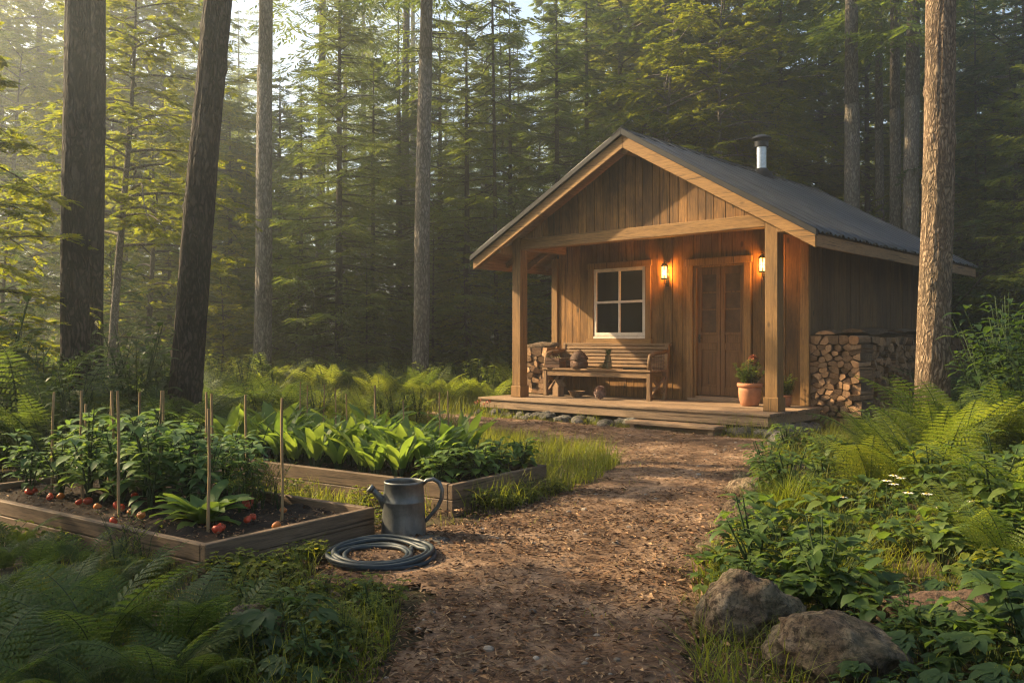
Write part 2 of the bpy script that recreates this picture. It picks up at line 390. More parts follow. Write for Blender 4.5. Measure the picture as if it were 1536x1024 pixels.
def m_can():
    t = NT('worn_zinc'); n = t.noise(t.coord(), 9, 6, .7, .6); n2 = t.noise(t.coord((1,1,.15)), 14, 4, .6)
    f = t.math('ADD', t.math('MULTIPLY', n, .6), t.math('MULTIPLY', n2, .4))
    t.col(t.ramp(f, [(.3, (.055,.058,.056)), (.5, (.125,.130,.126)), (.7, (.225,.23,.22))])); t.set(.5, .75, .5)
    t.bump(n, .12, .01); return t.m
M['zinc'] = m_can()
M['wicker'] = wood('wicker', (.06,.032,.02), (.17,.09,.055), 'x', .6, .3)
M['dryherb'] = m_bits('dried_herbs', [(.16,.13,.06), (.30,.24,.12), (.10,.11,.04), (.38,.30,.17)])
M['dryball'] = m_bits('dried_flower_head', [(.20,.12,.10), (.32,.22,.18), (.14,.08,.07)])

# ------------------------------------------------------------------ the lie of the land
PATH = np.array([(-.47,.6),(-.46,2.2),(-.44,3.3),(-.46,3.85),(-.9,4.0),(-1.0,4.5),(-.80,5.15),(-.25,5.3),(.15,5.95),(.66,6.9),(.98,7.9),(.86,9.0),(.3,9.7),(-.3,10.6),
    (-1.0,11.6),(-1.9,12.7),(-3.2,14.0),(-2.9,14.9),(-1.9,14.3),(-1.2,13.5),(-.62,13.05),(0,12.5),(.9,11.68),(1.8,10.85),(2.74,9.97),(3.5,9.5),(3.2,9.15),(2.37,8.1),
    (1.92,7.0),(1.55,5.9),(1.25,5.0),(1.03,4.5),(.86,4.0),(.70,3.35),(.56,2.7),(.55,.6)])
def in_poly(x, y, P):
    inside = np.zeros(x.shape, bool); j = len(P)-1
    for i in range(len(P)):
        xi, yi = P[i]; xj, yj = P[j]
        c = ((yi > y) != (yj > y)) & (x < (xj-xi)*(y-yi)/(yj-yi+1e-12)+xi); inside ^= c; j = i
    return inside
def poly_dist(x, y, P):
    d = np.full(x.shape, 1e9); Q = np.roll(P, -1, 0)
    for a, b in zip(P, Q):
        ab = b-a; t = np.clip(((x-a[0])*ab[0]+(y-a[1])*ab[1])/(ab@ab), 0, 1)
        d = np.minimum(d, np.hypot(x-a[0]-t*ab[0], y-a[1]-t*ab[1]))
    return d
def sm(t): t = np.clip(t, 0, 1); return t*t*(3-2*t)
def fnoise(x, y, s, seed=0):
    """cheap smooth value noise on numpy arrays"""
    X = np.asarray(x)*s; Y = np.asarray(y)*s; xi = np.floor(X).astype(int); yi = np.floor(Y).astype(int); fx = sm(X-xi); fy = sm(Y-yi)
    def h(i, j):
        k = (i*374761393 + j*668265263 + seed*1442695041) & 0x7fffffff
        k = ((k ^ (k >> 13))*1274126177) & 0x7fffffff; return ((k ^ (k >> 16)) & 0xffff)/65535.0
    return (h(xi,yi)*(1-fx)+h(xi+1,yi)*fx)*(1-fy) + (h(xi,yi+1)*(1-fx)+h(xi+1,yi+1)*fx)*fy
RIGHT = PATH[25:][::-1]          # right edge of the path, by growing y
def hgt(x, y):
    x = np.asarray(x, float); y = np.asarray(y, float)
    xr = np.interp(y, RIGHT[:,1], RIGHT[:,0])
    z = .26*sm((x-xr-.4)/2.2)*sm((10.2-y)/2.0)*sm((y-1.5)/2.0)
    z = z + .22*sm((-3.8-x)/2.5)*sm((20-y)/6)
    z = z + .06*(fnoise(x, y, .45, 3)-.5)*sm((np.abs(x)-2)/4)
    z = z + 1.2*sm((np.hypot(x, y-10)-24)/50)
    return z
def H(x, y): return float(hgt(np.array([x]), np.array([y]))[0])

def grid_mesh(xs, ys, zf, keep=None):
    X, Y = np.meshgrid(xs, ys); Z = zf(X, Y); nx = len(xs); V = np.stack([X, Y, Z], -1).reshape(-1, 3)
    i = np.arange(len(ys)-1)[:,None]*nx; j = np.arange(nx-1)[None,:]
    Q = np.stack([i+j, i+j+1, i+nx+j+1, i+nx+j], -1).reshape(-1, 4)
    if keep is not None:
        c = V[Q].mean(1); Q = Q[keep(c[:,0], c[:,1])]
        u, inv = np.unique(Q.ravel(), return_inverse=True); V = V[u]; Q = inv.reshape(-1, 4)
    return V, Q
def axis_pts(lo, hi, fine_lo, fine_hi, step):
    a = list(np.arange(fine_lo, fine_hi, step)); s = step; v = fine_hi
    while v < hi: a.append(v); s *= 1.22; v += s
    s = step; v = fine_lo - s
    while v > lo: a.insert(0, v); s *= 1.22; v -= s
    return np.array([lo]+a+[hi])
mb = MB(); V, Q = grid_mesh(axis_pts(-300, 300, -9, 9, .15), axis_pts(-60, 400, .5, 17, .15), lambda x, y: hgt(x, y) + .018*(fnoise(x, y, 5, 9)-.5))
mb.raw(V, Q); structure(mb.build('ground', M['ground'], smooth=True))
def path_h(x, y):
    d = poly_dist(x, y, PATH)
    rel = .020*fnoise(x, y, 3.0, 1) + .016*fnoise(x, y, 9, 2) + .009*fnoise(x, y, 24, 4)
    return hgt(x, y) + .012 + rel*sm(d/.15)
def keep_path(x, y):
    wob = .22*(fnoise(x, y, 2.6, 11)-.5) + .14*(fnoise(x, y, 8, 12)-.5)
    sd = np.where(in_poly(x, y, PATH), 1, -1)*poly_dist(x, y, PATH); return sd > wob
mb = MB(); V, Q = grid_mesh(np.arange(-3.6, 3.8, .028), np.arange(.6, 15.2, .03), path_h, keep_path)
mb.raw(V, Q); structure(mb.build('path', M['path'], smooth=True))

# ------------------------------------------------------------------ the cabin (local x along the front, y into the house)
CU = np.array([.739,-.673]); CV = np.array([.673,.739]); CO = np.array([-.486, 13.26]); CRZ = math.atan2(-.673, .739)
def cw(a, b, z=0.0):
    p = CO + CU*a + CV*b; return (float(p[0]), float(p[1]), z)
DK = .28                                   # deck height
FB, BB = 1.50, 6.15                        # front and back wall
WL, WR = .20, 4.50                         # side walls
AP, AZ, EL_, ER_, ZL, ZR = 2.60, 3.90, -.18, 5.22, 2.42, 2.37
def roof_z(a): return AZ + (ZL-AZ)*(AP-a)/(AP-EL_) if a < AP else AZ + (ZR-AZ)*(a-AP)/(ER_-AP)
cabin = thing('log_cabin', 'wooden cabin with dark corrugated metal gable roof and open front porch', 'cabin', cw(0,0,0), CRZ)

def boards_a(mb, a0, a1, y0, th, zlo, zhi, holes=(), wmin=.12, wmax=.19, seed=1, batten=False):
    """upright boards along x; the outer face is at y0 and the thickness goes in (+y)"""
    rd = random.Random(seed); cuts = [a0]
    while cuts[-1] < a1 - wmin*1.3: cuts.append(cuts[-1] + rd.uniform(wmin, wmax))
    cuts[-1] = a1
    for h in holes:
        for e in h[:2]:
            k = min(range(len(cuts)), key=lambda i: abs(cuts[i]-e)); cuts[k] = e
    cuts = sorted(set(cuts))
    for l, r in zip(cuts[:-1], cuts[1:]):
        g = .0038; j = rd.uniform(-.003, .003); segs = [(None, None)]
        for h in holes:
            if l >= h[0]-1e-6 and r <= h[1]+1e-6: segs = [(None, h[2]), (h[3], None)]
        for lo, hi in segs:
            bl = zlo if lo is None else lo; tl = zhi(l+g) if hi is None else hi; tr = zhi(r-g) if hi is None else hi
            tm = None
            if hi is None and l < AP < r: tm = zhi(AP)
            if tl - bl < .02 and tr - bl < .02: continue
            tl = max(tl, bl+.005); tr = max(tr, bl+.005)
            poly = [(l+g, bl), (r-g, bl), (r-g, tr)] + ([(AP, tm)] if tm else []) + [(l+g, tl)]
            mb.prism(poly, y0+j, y0+j+th)
under = lambda a: roof_z(a) - .105
WIN = (.99, 2.05, 1.19, 2.25); DOOR = (2.80, 3.60, DK, 2.185)
mb = MB(); boards_a(mb, WL+.11, WR-.11, FB, .03, DK+.002, under, (WIN, DOOR), seed=3)
wall = mb.build('front_wall', M['wall'], cabin, bevel=.0018)
# the dark lining behind the board gaps, with openings
mb = MB()
for lo, hi in (((WL+.05,FB+.04,.1),(WIN[0]-.01,FB+.07,2.5)), ((WIN[1]+.01,FB+.04,.1),(DOOR[0]-.01,FB+.07,2.5)), ((DOOR[1]+.01,FB+.04,.1),(WR-.05,FB+.07,2.5)),
               ((WIN[0]-.01,FB+.04,.1),(WIN[1]+.01,FB+.07,WIN[2]-.01)), ((WL+.05,FB+.04,2.51),(WR-.05,FB+.07,2.62))): mb.box(lo, hi)
mb.build('wall_lining', M['blackmetal'], cabin)
for s, a in ((0, WL), (1, WR)):
    mb = MB(); mb.box((a-.015 if s == 0 else a-.105, FB-.028, DK+.002), (a+.105 if s == 0 else a+.015, FB+.032, under(a)-.06))
    mb.build('corner_board', M['trimz'], cabin, bevel=.005)
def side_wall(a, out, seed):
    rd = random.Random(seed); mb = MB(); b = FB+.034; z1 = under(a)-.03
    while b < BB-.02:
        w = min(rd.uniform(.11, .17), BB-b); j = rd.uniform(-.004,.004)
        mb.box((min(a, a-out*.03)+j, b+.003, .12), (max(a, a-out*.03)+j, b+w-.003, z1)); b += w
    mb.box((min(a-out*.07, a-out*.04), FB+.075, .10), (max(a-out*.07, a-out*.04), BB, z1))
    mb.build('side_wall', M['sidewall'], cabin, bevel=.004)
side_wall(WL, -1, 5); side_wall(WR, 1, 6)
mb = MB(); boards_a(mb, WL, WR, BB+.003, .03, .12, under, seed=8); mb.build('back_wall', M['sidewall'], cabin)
# gable over the porch beam, the beam itself, posts
GB = .40
mb = MB(); boards_a(mb, .34, 4.86, GB, .025, 2.664, lambda a: roof_z(a)-.112, seed=12, wmin=.11, wmax=.17); mb.build('gable_boards', M['wall'], cabin, bevel=.0018)
mb = MB(); mb.box((.9, GB+.03, 2.68), (4.3, GB+.05, 2.715)); mb.prism([(.6,2.72),(4.6,2.72),(AP,3.72)], GB+.03, GB+.045); mb.build('gable_lining', M['blackmetal'], cabin)
PW = .165
mb = MB(); mb.box((.43+PW/2+.001, GB-.045, 2.50), (4.54-PW/2-.001, GB+.11, 2.66)); mb.build('porch_beam', M['trim'], cabin, bevel=.008, seg=2)
for a in (.43, 4.54):
    mb = MB(); mb.box((a-PW/2, GB-.055, DK+.16), (a+PW/2, GB+.11, 2.68)); 
    o = mb.build('porch_post', M['trimz'], cabin, bevel=.008, seg=2)
    mb = MB(); mb.box((a-PW/2-.016, GB-.071, DK+.001), (a+PW/2+.016, GB+.126, DK+.17)); mb.build('post_base', M['trimz'], o, bevel=.006)
# plates, purlins and rafters
for a in (.43, 4.54):
    mb = MB(); mb.box((a-.07, GB+.112, 2.51), (a+.07, FB-.03, 2.66)); mb.build('side_plate', M['trimy'], cabin, bevel=.006)
for a, z in ((AP, AZ-.285), (.30, roof_z(.30)-.235), (4.78, roof_z(4.78)-.245)):
    mb = MB(); mb.box((a-.05, .085, z), (a+.05, GB-.004, z+.135)); mb.build('purlin', M['trimz'], cabin, bevel=.006)
for sgn in (0, 1):
    mb = MB(); e = EL_ if sgn == 0 else ER_; 
    b = .16
    while b < 6.3:
        p0 = (AP+(-.03 if sgn == 0 else .03), b, AZ-.125); p1 = (e+(.05 if sgn == 0 else -.05), b, roof_z(e)-.105)
        if b < GB-.05 or b > GB+.08: mb.bar(p0, p1, .05, .085)
        b += .48 if b > .5 else .30
    mb.build('rafter', M['soffit'], cabin)
    # soffit boards: run along the house under the metal
    mb = MB(); sx = -1 if sgn == 0 else 1; n = 17; rd = random.Random(31)
    for i in range(n):
        t0, t1 = i/n, (i+1)/n; a0 = AP+(e-AP)*t0; a1 = AP+(e-AP)*t1-sx*.006; z0 = AZ+(roof_z(e)-AZ)*t0; z1 = AZ+(roof_z(e)-AZ)*t1
        poly = [(a0, z0-.065), (a1, z1-.065), (a1, z1-.045), (a0, z0-.045)]
        if sgn == 0: poly = poly[::-1]
        mb.prism(poly, .075, 6.38)
    mb.build('soffit', M['soffit'], cabin)
    # rake boards at the front and the eave board along the side
    mb = MB(); pr = (AP, AZ-.03), (e, roof_z(e)-.03)
    poly = [(AP, AZ-.055), (e, roof_z(e)-.05), (e, roof_z(e)-.20), (AP, AZ-.225)]
    mb.prism(poly if sgn else poly[::-1], .03, .07); mb.build('rake_board', M['trim'], cabin, bevel=.005)
    mb = MB(); mb.prism(poly if sgn else poly[::-1], 6.385, 6.42); mb.build('rake_board', M['trim'], cabin)
    mb = MB(); mb.box((min(e, e-sx*.03), .072, roof_z(e)-.185), (max(e, e-sx*.03), 6.38, roof_z(e)-.045)); mb.build('eave_board', M['trimy'], cabin, bevel=.004)
# corrugated sheets: the ribs run down the slope; sheet laps and a ragged lower edge
def roof_sheet(sgn):
    e = (EL_-.035) if sgn == 0 else (ER_+.04); rd = random.Random(17+sgn)
    nb = 700; b = np.linspace(.0, 6.46, nb); sh = np.floor(b/.80)
    jit = np.array([rd.uniform(-.012, .012) for _ in range(20)])[sh.astype(int)]
    wave = .012*np.sin(b*2*np.pi/.12) + .024*np.exp(-(((b+.18) % .36-.18)/.022)**2) + .005*(b/.8 - sh)
    t = np.linspace(0, 1, 14); Vv = []
    zE = roof_z(e)
    for tt in t:
        a = AP + (e-AP)*tt + (jit if tt == 1 else 0)*(1 if sgn else -1); z = AZ + (zE-AZ)*tt - .004 + wave + .004*np.sin(tt*9+b*1.3)
        Vv.append(np.stack([np.broadcast_to(a, b.shape), b, z], -1))
    V = np.concatenate(Vv); i = np.arange(len(t)-1)[:,None]*nb; j = np.arange(nb-1)[None,:]
    Q = np.stack([i+j, i+j+1, i+nb+j+1, i+nb+j], -1).reshape(-1, 4)
    if sgn == 0: Q = Q[:, ::-1]
    return MB().raw(V, Q)
for sgn in (0, 1):
    o = roof_sheet(sgn).build('roof', M['roof'], cabin, smooth=True)
    sd = o.modifiers.new('thick', 'SOLIDIFY'); sd.thickness = .006; sd.offset = -1
    e = EL_-.03 if sgn == 0 else ER_+.03
    mb = MB(); poly = [(AP, AZ+.022), (e, roof_z(e)+.022), (e, roof_z(e)-.052), (AP, AZ-.054)]
    mb.prism(poly if sgn else poly[::-1], -.012, .026); mb.build('rake_flashing', M['flash'], o, bevel=.004)
mb = MB(); mb.prism([(AP-.15, roof_z(AP-.15)+.016), (AP, AZ+.024), (AP+.15, roof_z(AP+.15)+.016), (AP+.15, roof_z(AP+.15)+.026), (AP, AZ+.036), (AP-.15, roof_z(AP-.15)+.026)][::-1], -.016, 6.47)
mb.build('ridge_cap', M['flash'], cabin)
# flue
ch = (2.74, 3.72); zc = roof_z(2.74)
mb = MB(); mb.tube([(ch[0],ch[1],zc-.05),(ch[0],ch[1],zc+.46)], .080, 24); o = mb.build('flue_pipe', M['tin'], cabin, smooth=False)
mb = MB(); mb.lathe([(.20,zc-.085),(.17,zc+.02),(.115,zc+.07),(.094,zc+.10)], 24, (ch[0],ch[1],0)); mb.build('flue_flashing', M['flash'], o, smooth=True)
mb = MB(); c3 = (ch[0],ch[1],zc)
mb.lathe([(.100,.445),(.112,.45),(.112,.53),(.108,.535),(.0,.535)], 24, c3); mb.lathe([(.0,.56),(.13,.565),(.165,.572),(.168,.585),(.14,.612),(.07,.645),(.0,.655)], 24, c3)
for k in range(4):
    a = k*math.pi/2; mb.bar((ch[0]+.1*math.cos(a), ch[1]+.1*math.sin(a), zc+.53), (ch[0]+.1*math.cos(a), ch[1]+.1*math.sin(a), zc+.575), .015, .004)
mb.build('flue_cap', M['blackmetal'], o, smooth=False)
# window
win = bpy.data.objects.new('window', None); COL.objects.link(win); win.parent = cabin
mb = MB(); y0, y1 = FB-.024, FB-.006
mb.box((.925, y0, 1.16), (1.03, y1, 2.245)); mb.box((1.99, y0, 1.16), (2.09, y1, 2.245)); mb.box((.905, y0-.006, 2.247), (2.11, y1, 2.335)); 
mb.box((.945, FB-.004, 1.16), (.99, FB+.05, 2.26)); mb.box((2.05, FB-.004, 1.16), (2.075, FB+.05, 2.26))
mb.build('window_casing', M['trimz'], win, bevel=.004)
mb = MB(); mb.box((.905, FB-.055, 1.085), (2.115, FB-.004, 1.158)); mb.build('window_sill', M['trim'], win, bevel=.006)
f0, f1, g0, g1 = 1.032, 1.988, 1.205, 2.243; ya, yb = FB-.012, FB+.03
mb = MB(); s_ = .052
mb.box((f0, ya, g0), (f0+s_, yb, g1)); mb.box((f1-s_, ya, g0), (f1, yb, g1)); mb.box((f0+s_, ya, g1-s_), (f1-s_, yb, g1)); mb.box((f0+s_, ya-.004, g0), (f1-s_, yb, g0+s_))
mx, mz = (f0+f1)/2, (g0+g1)/2
mb.box((mx-.017, ya+.004, g0+s_), (mx+.017, yb, mz-.018)); mb.box((mx-.017, ya+.004, mz+.018), (mx+.017, yb, g1-s_)); mb.box((f0+s_, ya+.002, mz-.018), (f1-s_, yb, mz+.018))
mb.box((f0-.004, ya-.01, 1.162), (f1+.004, yb, g0-.003))
fr = mb.build('window_sash', M['white'], win, bevel=.004)
mb = MB(); mb.box((f0+.03, FB+.012, g0+.03), (f1-.03, FB+.018, g1-.03)); mb.build('window_pane', M['pane'], win)
# door
door = bpy.data.objects.new('door', None); COL.objects.link(door); door.parent = cabin
D0, D1, DZ0, DZ1 = 2.845, 3.575, DK+.075, 2.165
mb = MB(); y0 = FB-.03
mb.box((2.70, y0, DK+.003), (2.80, FB-.005, 2.195)); mb.box((3.60, y0, DK+.003), (3.70, FB-.005, 2.195)); mb.box((2.68, y0-.008, 2.197), (3.72, FB-.005, 2.295))
mb.box((2.802, FB-.004, DK+.003), (D0-.002, FB+.09, 2.183)); mb.box((D1+.002, FB-.004, DK+.003), (3.598, FB+.09, 2.183)); mb.box((D0, FB-.004, DZ1+.003), (D1, FB+.09, 2.19))
mb.build('door_casing', M['trimz'], door, bevel=.004)
mb = MB(); mb.box((2.74, FB-.075, DK+.002), (3.66, FB-.034, DK+.045)); mb.box((D0, FB-.03, DK+.002), (D1, FB+.08, DK+.068)); mb.build('threshold', M['deck'], door, bevel=.005)
yd = FB+.035; mid = (D0+D1)/2
for l, r in ((D0+.002, mid-.003), (mid+.003, D1-.002)):
    mb = MB(); st = .062
    z_ = [DZ0+.005, DZ0+.13, 1.00, 1.10, DZ1-.10, DZ1]
    mb.box((l, yd, z_[0]), (l+st, yd+.04, z_[5])); mb.box((r-st, yd, z_[0]), (r, yd+.04, z_[5]))
    for q in ((z_[0], z_[1]), (z_[2], z_[3]), (z_[4], z_[5])): mb.box((l+st+.0005, yd+.001, q[0]), (r-st-.0005, yd+.039, q[1]))
    gl0, gl1 = 1.25, z_[4]
    mb.box((l+st+.0005, yd+.001, 1.21), (r-st-.0005, yd+.039, 1.25))
    for q in (1.56, 1.80): mb.box((l+st+.0005, yd+.006, q), (r-st-.0005, yd+.036, q+.022))
    mb.box((l+st+.001, yd+.016, z_[1]), (r-st-.001, yd+.026, z_[2])); mb.box((l+st+.025, yd+.010, z_[1]+.03), (r-st-.025, yd+.0155, z_[2]-.03))
    mb.box((l+st+.001, yd+.016, z_[3]), (r-st-.001, yd+.026, 1.21))
    lf = mb.build('door_leaf', M['door'], door, bevel=.004)
    mb = MB(); mb.box((l+st, yd+.02, gl0), (r-st, yd+.024, gl1)); mb.build('door_pane', M['curtain'], lf)
mb = MB(); hx = D0+.035; mb.box((hx-.014, yd-.006, 1.10), (hx+.014, yd-.001, 1.22)); mb.tube([(hx,yd-.005,1.17),(hx,yd-.04,1.17),(hx+.05,yd-.045,1.168)], .008, 8); mb.build('door_handle', M['iron'], door)
# porch deck
mb = MB(); b = -.02; i = 0
while b < FB-.035:
    w = min(.145, FB-.035-b); mb.box((-.02+random.uniform(-.006,.006), b, DK-.032+random.uniform(-.002,.002)), (4.70+random.uniform(-.008,.008), b+w-.006, DK+random.uniform(-.0015,.0015))); b += w
mb.build('porch_deck', M['deck'], cabin, bevel=.003)
mb = MB(); mb.box((.0,.0,.125), (4.67,.045,DK-.034)); mb.box((4.63,.047,.13), (4.67,FB-.04,DK-.034)); mb.box((.0,.047,.13), (.04,FB-.04,DK-.034)); mb.build('rim_joist', M['deck'], cabin, bevel=.005)
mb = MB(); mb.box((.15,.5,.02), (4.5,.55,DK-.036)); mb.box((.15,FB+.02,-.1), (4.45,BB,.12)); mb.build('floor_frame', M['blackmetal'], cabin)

# plank step
st = thing('plank_step', 'low weathered plank step in front of the porch deck', 'step', cw(3.58,-.26,H(*cw(3.58,-.26)[:2])), CRZ)
mb = MB(); mb.box((-.63,-.15,.088), (.63,.13,.128)); mb.build('tread', M['deck'], st, bevel=.005)
for a in (-.58, .52):
    mb = MB(); mb.box((a,-.12,-.02), (a+.07,.10,.087)); mb.build('leg', M['deck'], st, bevel=.005)
mb = MB(); mb.box((-.50,-.02,-.02), (.51,.02,.085)); mb.build('stretcher', M['deck'], st, bevel=.004)

# wall lanterns
def lantern(a, z, label):
    L = thing('wall_lantern', label, 'lantern', cw(a, FB, z), CRZ, 'lit lanterns beside the door')
    y = -.085
    mb = MB(); mb.box((-.025,-.012,-.20), (.025,-.001,.05)); mb.tube([(0,-.01,-.155),(0,-.055,-.175),(0,y,-.15),(0,y,-.098)], .006, 6)
    mb.tube([(0,-.01,.02),(0,-.03,.15),(0,y,.165),(0,y,.15)], .006, 6); mb.build('bracket', M['iron'], L)
    mb = MB(); c = (0,y,0)
    mb.lathe([(.0,.175),(.007,.17),(.012,.155),(.01,.145),(.03,.13),(.055,.098),(.06,.088),(.05,.085),(.0,.085)], 12, c); mb.build('cap', M['iron'], L)
    mb = MB(); mb.lathe([(.0,-.098),(.03,-.1),(.05,-.092),(.053,-.08),(.0,-.078)], 12, c)
    for k in range(6):
        t = k*math.pi/3; mb.bar((.05*math.cos(t),y+.05*math.sin(t),-.08), (.05*math.cos(t),y+.05*math.sin(t),.087), .009, .009, up=(1,0,0))
    mb.lathe([(.0535,.0),(.0535,.006),(.049,.006),(.049,.0)], 12, c); mb.build('cage', M['iron'], L)
    mb = MB(); mb.lathe([(.044,-.078),(.046,-.04),(.046,.05),(.043,.084)], 12, c); mb.build('glass', M['lamp'], L, smooth=True)
    mb = MB(); mb.lathe([(.0,-.045),(.014,-.03),(.018,0),(.012,.03),(.0,.05)], 10, c); mb.build('bulb', M['bulb'], L, smooth=True)
    pl = bpy.data.lights.new('lantern_light', 'POINT'); pl.energy = 34; pl.color = (1, .43, .09); pl.shadow_soft_size = .035
    po = bpy.data.objects.new('lantern_light', pl); COL.objects.link(po); po.parent = L; po.location = (0, y, .0)
lantern(2.37, 2.12, 'lit wall lantern between the window and the door')
lantern(3.90, 2.14, 'lit wall lantern right of the door, partly behind the porch post')

# bench
bn = thing('bench', 'long weathered wooden bench with slatted back and arms on the porch', 'bench', cw(1.46,.93,DK), CRZ)
BW = 1.0
mb = MB()
for i in range(4): mb.box((-BW,-.02+i*.108,.405), (BW,.08+i*.108,.432))
mb.build('seat', M['bench'], bn, bevel=.004)
mb = MB(); mb.box((-BW+.06,.004,.315), (BW-.06,.032,.403)); mb.box((-BW+.06,.36,.33), (BW-.06,.385,.403)); mb.build('seat_apron', M['bench'], bn, bevel=.004)
mb = MB()
for i in range(6): mb.bar((-BW+.05,.435+i*.012,.475+i*.054), (BW-.05,.435+i*.012,.475+i*.054), .02, .042, up=(0,.2,1))
mb.box((-BW+.0,.495,.775), (BW,.535,.815)); mb.build('backrest', M['bench'], bn, bevel=.004)
for sx in (-1, 1):
    x = sx*(BW-.045)
    mb = MB(); mb.prism([(x-.04,0.001),(x+.04,.001),(x+.032,.10),(x+.032,.40),(x-.032,.40),(x-.032,.10)], -.005, .055); mb.build('leg', M['benchz'], bn, bevel=.006)
    mb = MB(); mb.bar((x,.41,.001), (x,.505,.80), .055, .06, up=(1,0,0)); mb.build('leg', M['benchz'], bn, bevel=.006)
    mb = MB(); mb.bar((x,.06,.06), (x,.40,.33), .03, .045, up=(1,0,0)); mb.bar((x-.001,.36,.10), (x-.001,.08,.33), .026, .04, up=(1,0,0)); mb.build('brace', M['benchz'], bn, bevel=.003)
    mb = MB(); mb.tube([(x,.03,.433),(x,.02,.55),(x,.05,.64),(x,.15,.67),(x,.30,.675),(x,.47,.70)], [.03,.03,.033,.033,.03,.028], 8)
    o = mb.build('armrest', M['benchz'], bn, smooth=True)
    mb = MB()
    for k in range(6): mb.bar((x,.08+k*.06,.433), (x,.09+k*.06,.655), .008, .012, up=(1,0,0))
    for k in range(3): mb.bar((x,.05,.48+k*.055), (x,.43,.48+k*.055), .009, .008)
    mb.build('arm_lattice', M['wicker'], o)

# things on and under the bench
def on_porch(a, b, z=0.0): return cw(a, b, DK+z)
t = thing('wicker_basket', 'dark woven basket with pointed lid on the bench seat', 'basket', on_porch(1.13,.99,.433), CRZ)
mb = MB()
for k in range(12):
    zz = k*.0105; r = .115+.012*math.sin(k/11*math.pi)
    a = np.linspace(0, 2*np.pi, 41); mb.tube(np.stack([r*1.15*np.cos(a), r*.8*np.sin(a), .008+zz+.003*np.sin(a*10+k*math.pi)], -1), .0062, 5, cap=False)
mb.lathe([(0,.004),(.105,.005),(.108,.12),(0,.12)], 20); mb.build('body', M['wicker'], t, smooth=True)
mb = MB()
for k in range(13):
    u = k/12; r = .120*(1-u**1.6)+.012; a = np.linspace(0, 2*np.pi, 41)
    mb.tube(np.stack([r*1.15*np.cos(a)+.01*u, r*.8*np.sin(a), .135+u*.14+.003*np.sin(a*9+k*2)], -1), .007, 5, cap=False)
mb.lathe([(.125,.13),(.115,.19),(.075,.245),(.0,.275)], 20); mb.build('lid', M['wicker'], t, smooth=True)
t = thing('herb_bundle', 'bundle of dried herbs tied upright on the bench seat', 'dried herbs', on_porch(1.66,.98,.433), CRZ)
mb = MB(); rd = random.Random(4)
for k in range(150):
    a = rd.uniform(0, 6.283); r = rd.uniform(0, 1)**.5; p0 = np.array([.085*r*math.cos(a), .06*r*math.sin(a), 0.002]); top = np.array([.03*r*math.cos(a)+.02, .03*r*math.sin(a), .19+rd.uniform(0,.09)])
    mb.leaf(p0, top-p0, np.linalg.norm(top-p0), rd.uniform(.006,.013), rd.uniform(-.2,.3), 4)
for k in range(45):
    a = rd.uniform(2.4, 4.4); mb.leaf((-.03+rd.uniform(-.02,.02), rd.uniform(-.05,.03), rd.uniform(.02,.07)), (math.cos(a), math.sin(a)*.5, rd.uniform(-.2,.35)), rd.uniform(.07,.15), .02, .4, 4)
mb.build('stalks', M['dryherb'], t)
mb = MB(); a = np.linspace(0, 6.283, 25); mb.tube(np.stack([.058*np.cos(a)+.01, .046*np.sin(a), .11+.004*np.sin(3*a)], -1), .006, 6, cap=False); mb.build('twine', M['wicker'], t)
mb = MB(); rd = random.Random(5)
for k in range(60): 
    a = rd.uniform(0,6.283); mb.leaf((.02+.02*math.cos(a), .02*math.sin(a), .20+rd.uniform(0,.07)), (math.cos(a), math.sin(a), .9), rd.uniform(.04,.09), .016, .7, 4)
mb.build('green_tips', M['leaf_dark'], t)
t = thing('wooden_crate', 'small dark slatted crate at the left end of the bench seat', 'crate', on_porch(.66,1.0,.433), CRZ+.15)
mb = MB()
for k in range(3): mb.box((-.13,-.10,.004+k*.052), (.13,-.088,.05+k*.052)); mb.box((-.13,.088,.004+k*.052), (.13,.10,.05+k*.052)); mb.box((-.13,-.086,.004+k*.052), (-.118,.086,.05+k*.052)); mb.box((.118,-.086,.004+k*.052), (.13,.086,.05+k*.052))
mb.box((-.117,-.086,.003), (.117,.086,.012)); mb.build('slats', M['wicker'], t, bevel=.002)
mb = MB(); rd = random.Random(8)
for k in range(22): x = rd.uniform(-.10,.10); mb.leaf((x, rd.uniform(-.07,.07), .12+rd.uniform(0,.04)), (rd.uniform(-1,1), rd.uniform(-1,1), .4), rd.uniform(.07,.14), .03, .8, 4)
mb.build('dry_leaves', M['dryherb'], t)
mb = MB(); mb.tube([(-.17,0,.014),(-.05,.01,.018),(.08,-.005,.016),(.19,.015,.012)], [.012,.014,.013,.008], 7); mb.tube([(-.05,.01,.02),(-.12,.05,.03)], [.008,.004], 6)
o = mb.build('stick', M['twig']); o.location = on_porch(2.10,1.02,.433); o.rotation_euler = (0,0,CRZ+.1); tag(o, 'short peeled stick lying on the bench seat beside the armrest', 'stick')
mb = MB(); mb.lathe([(.0,.004),(.06,.003),(.085,.02),(.125,.09),(.13,.095),(.118,.092),(.08,.03),(.0,.015)], 28); o = mb.build('wooden_bowl', M['benchz'], smooth=True)
o.location = on_porch(1.14,.92,0.001); tag(o, 'shallow wooden bowl on the deck under the bench', 'bowl')
t = thing('bird_house', 'small wooden box with peaked top under the left of the bench', 'wooden box', on_porch(.80,.90,.001), CRZ-.2)
mb = MB(); mb.prism([(-.07,0),(.07,0),(.07,.17),(0,.24),(-.07,.17)], -.06, .06); mb.build('body', M['benchz'], t, bevel=.004)
mb = MB(); mb.bar((-.003,-.0,.25), (-.095,0,.155), .15, .012, up=(-.7,0,.7)); mb.bar((.003,0,.25), (.095,0,.155), .15, .012, up=(.7,0,.7)); mb.build('lid', M['bench'], t)
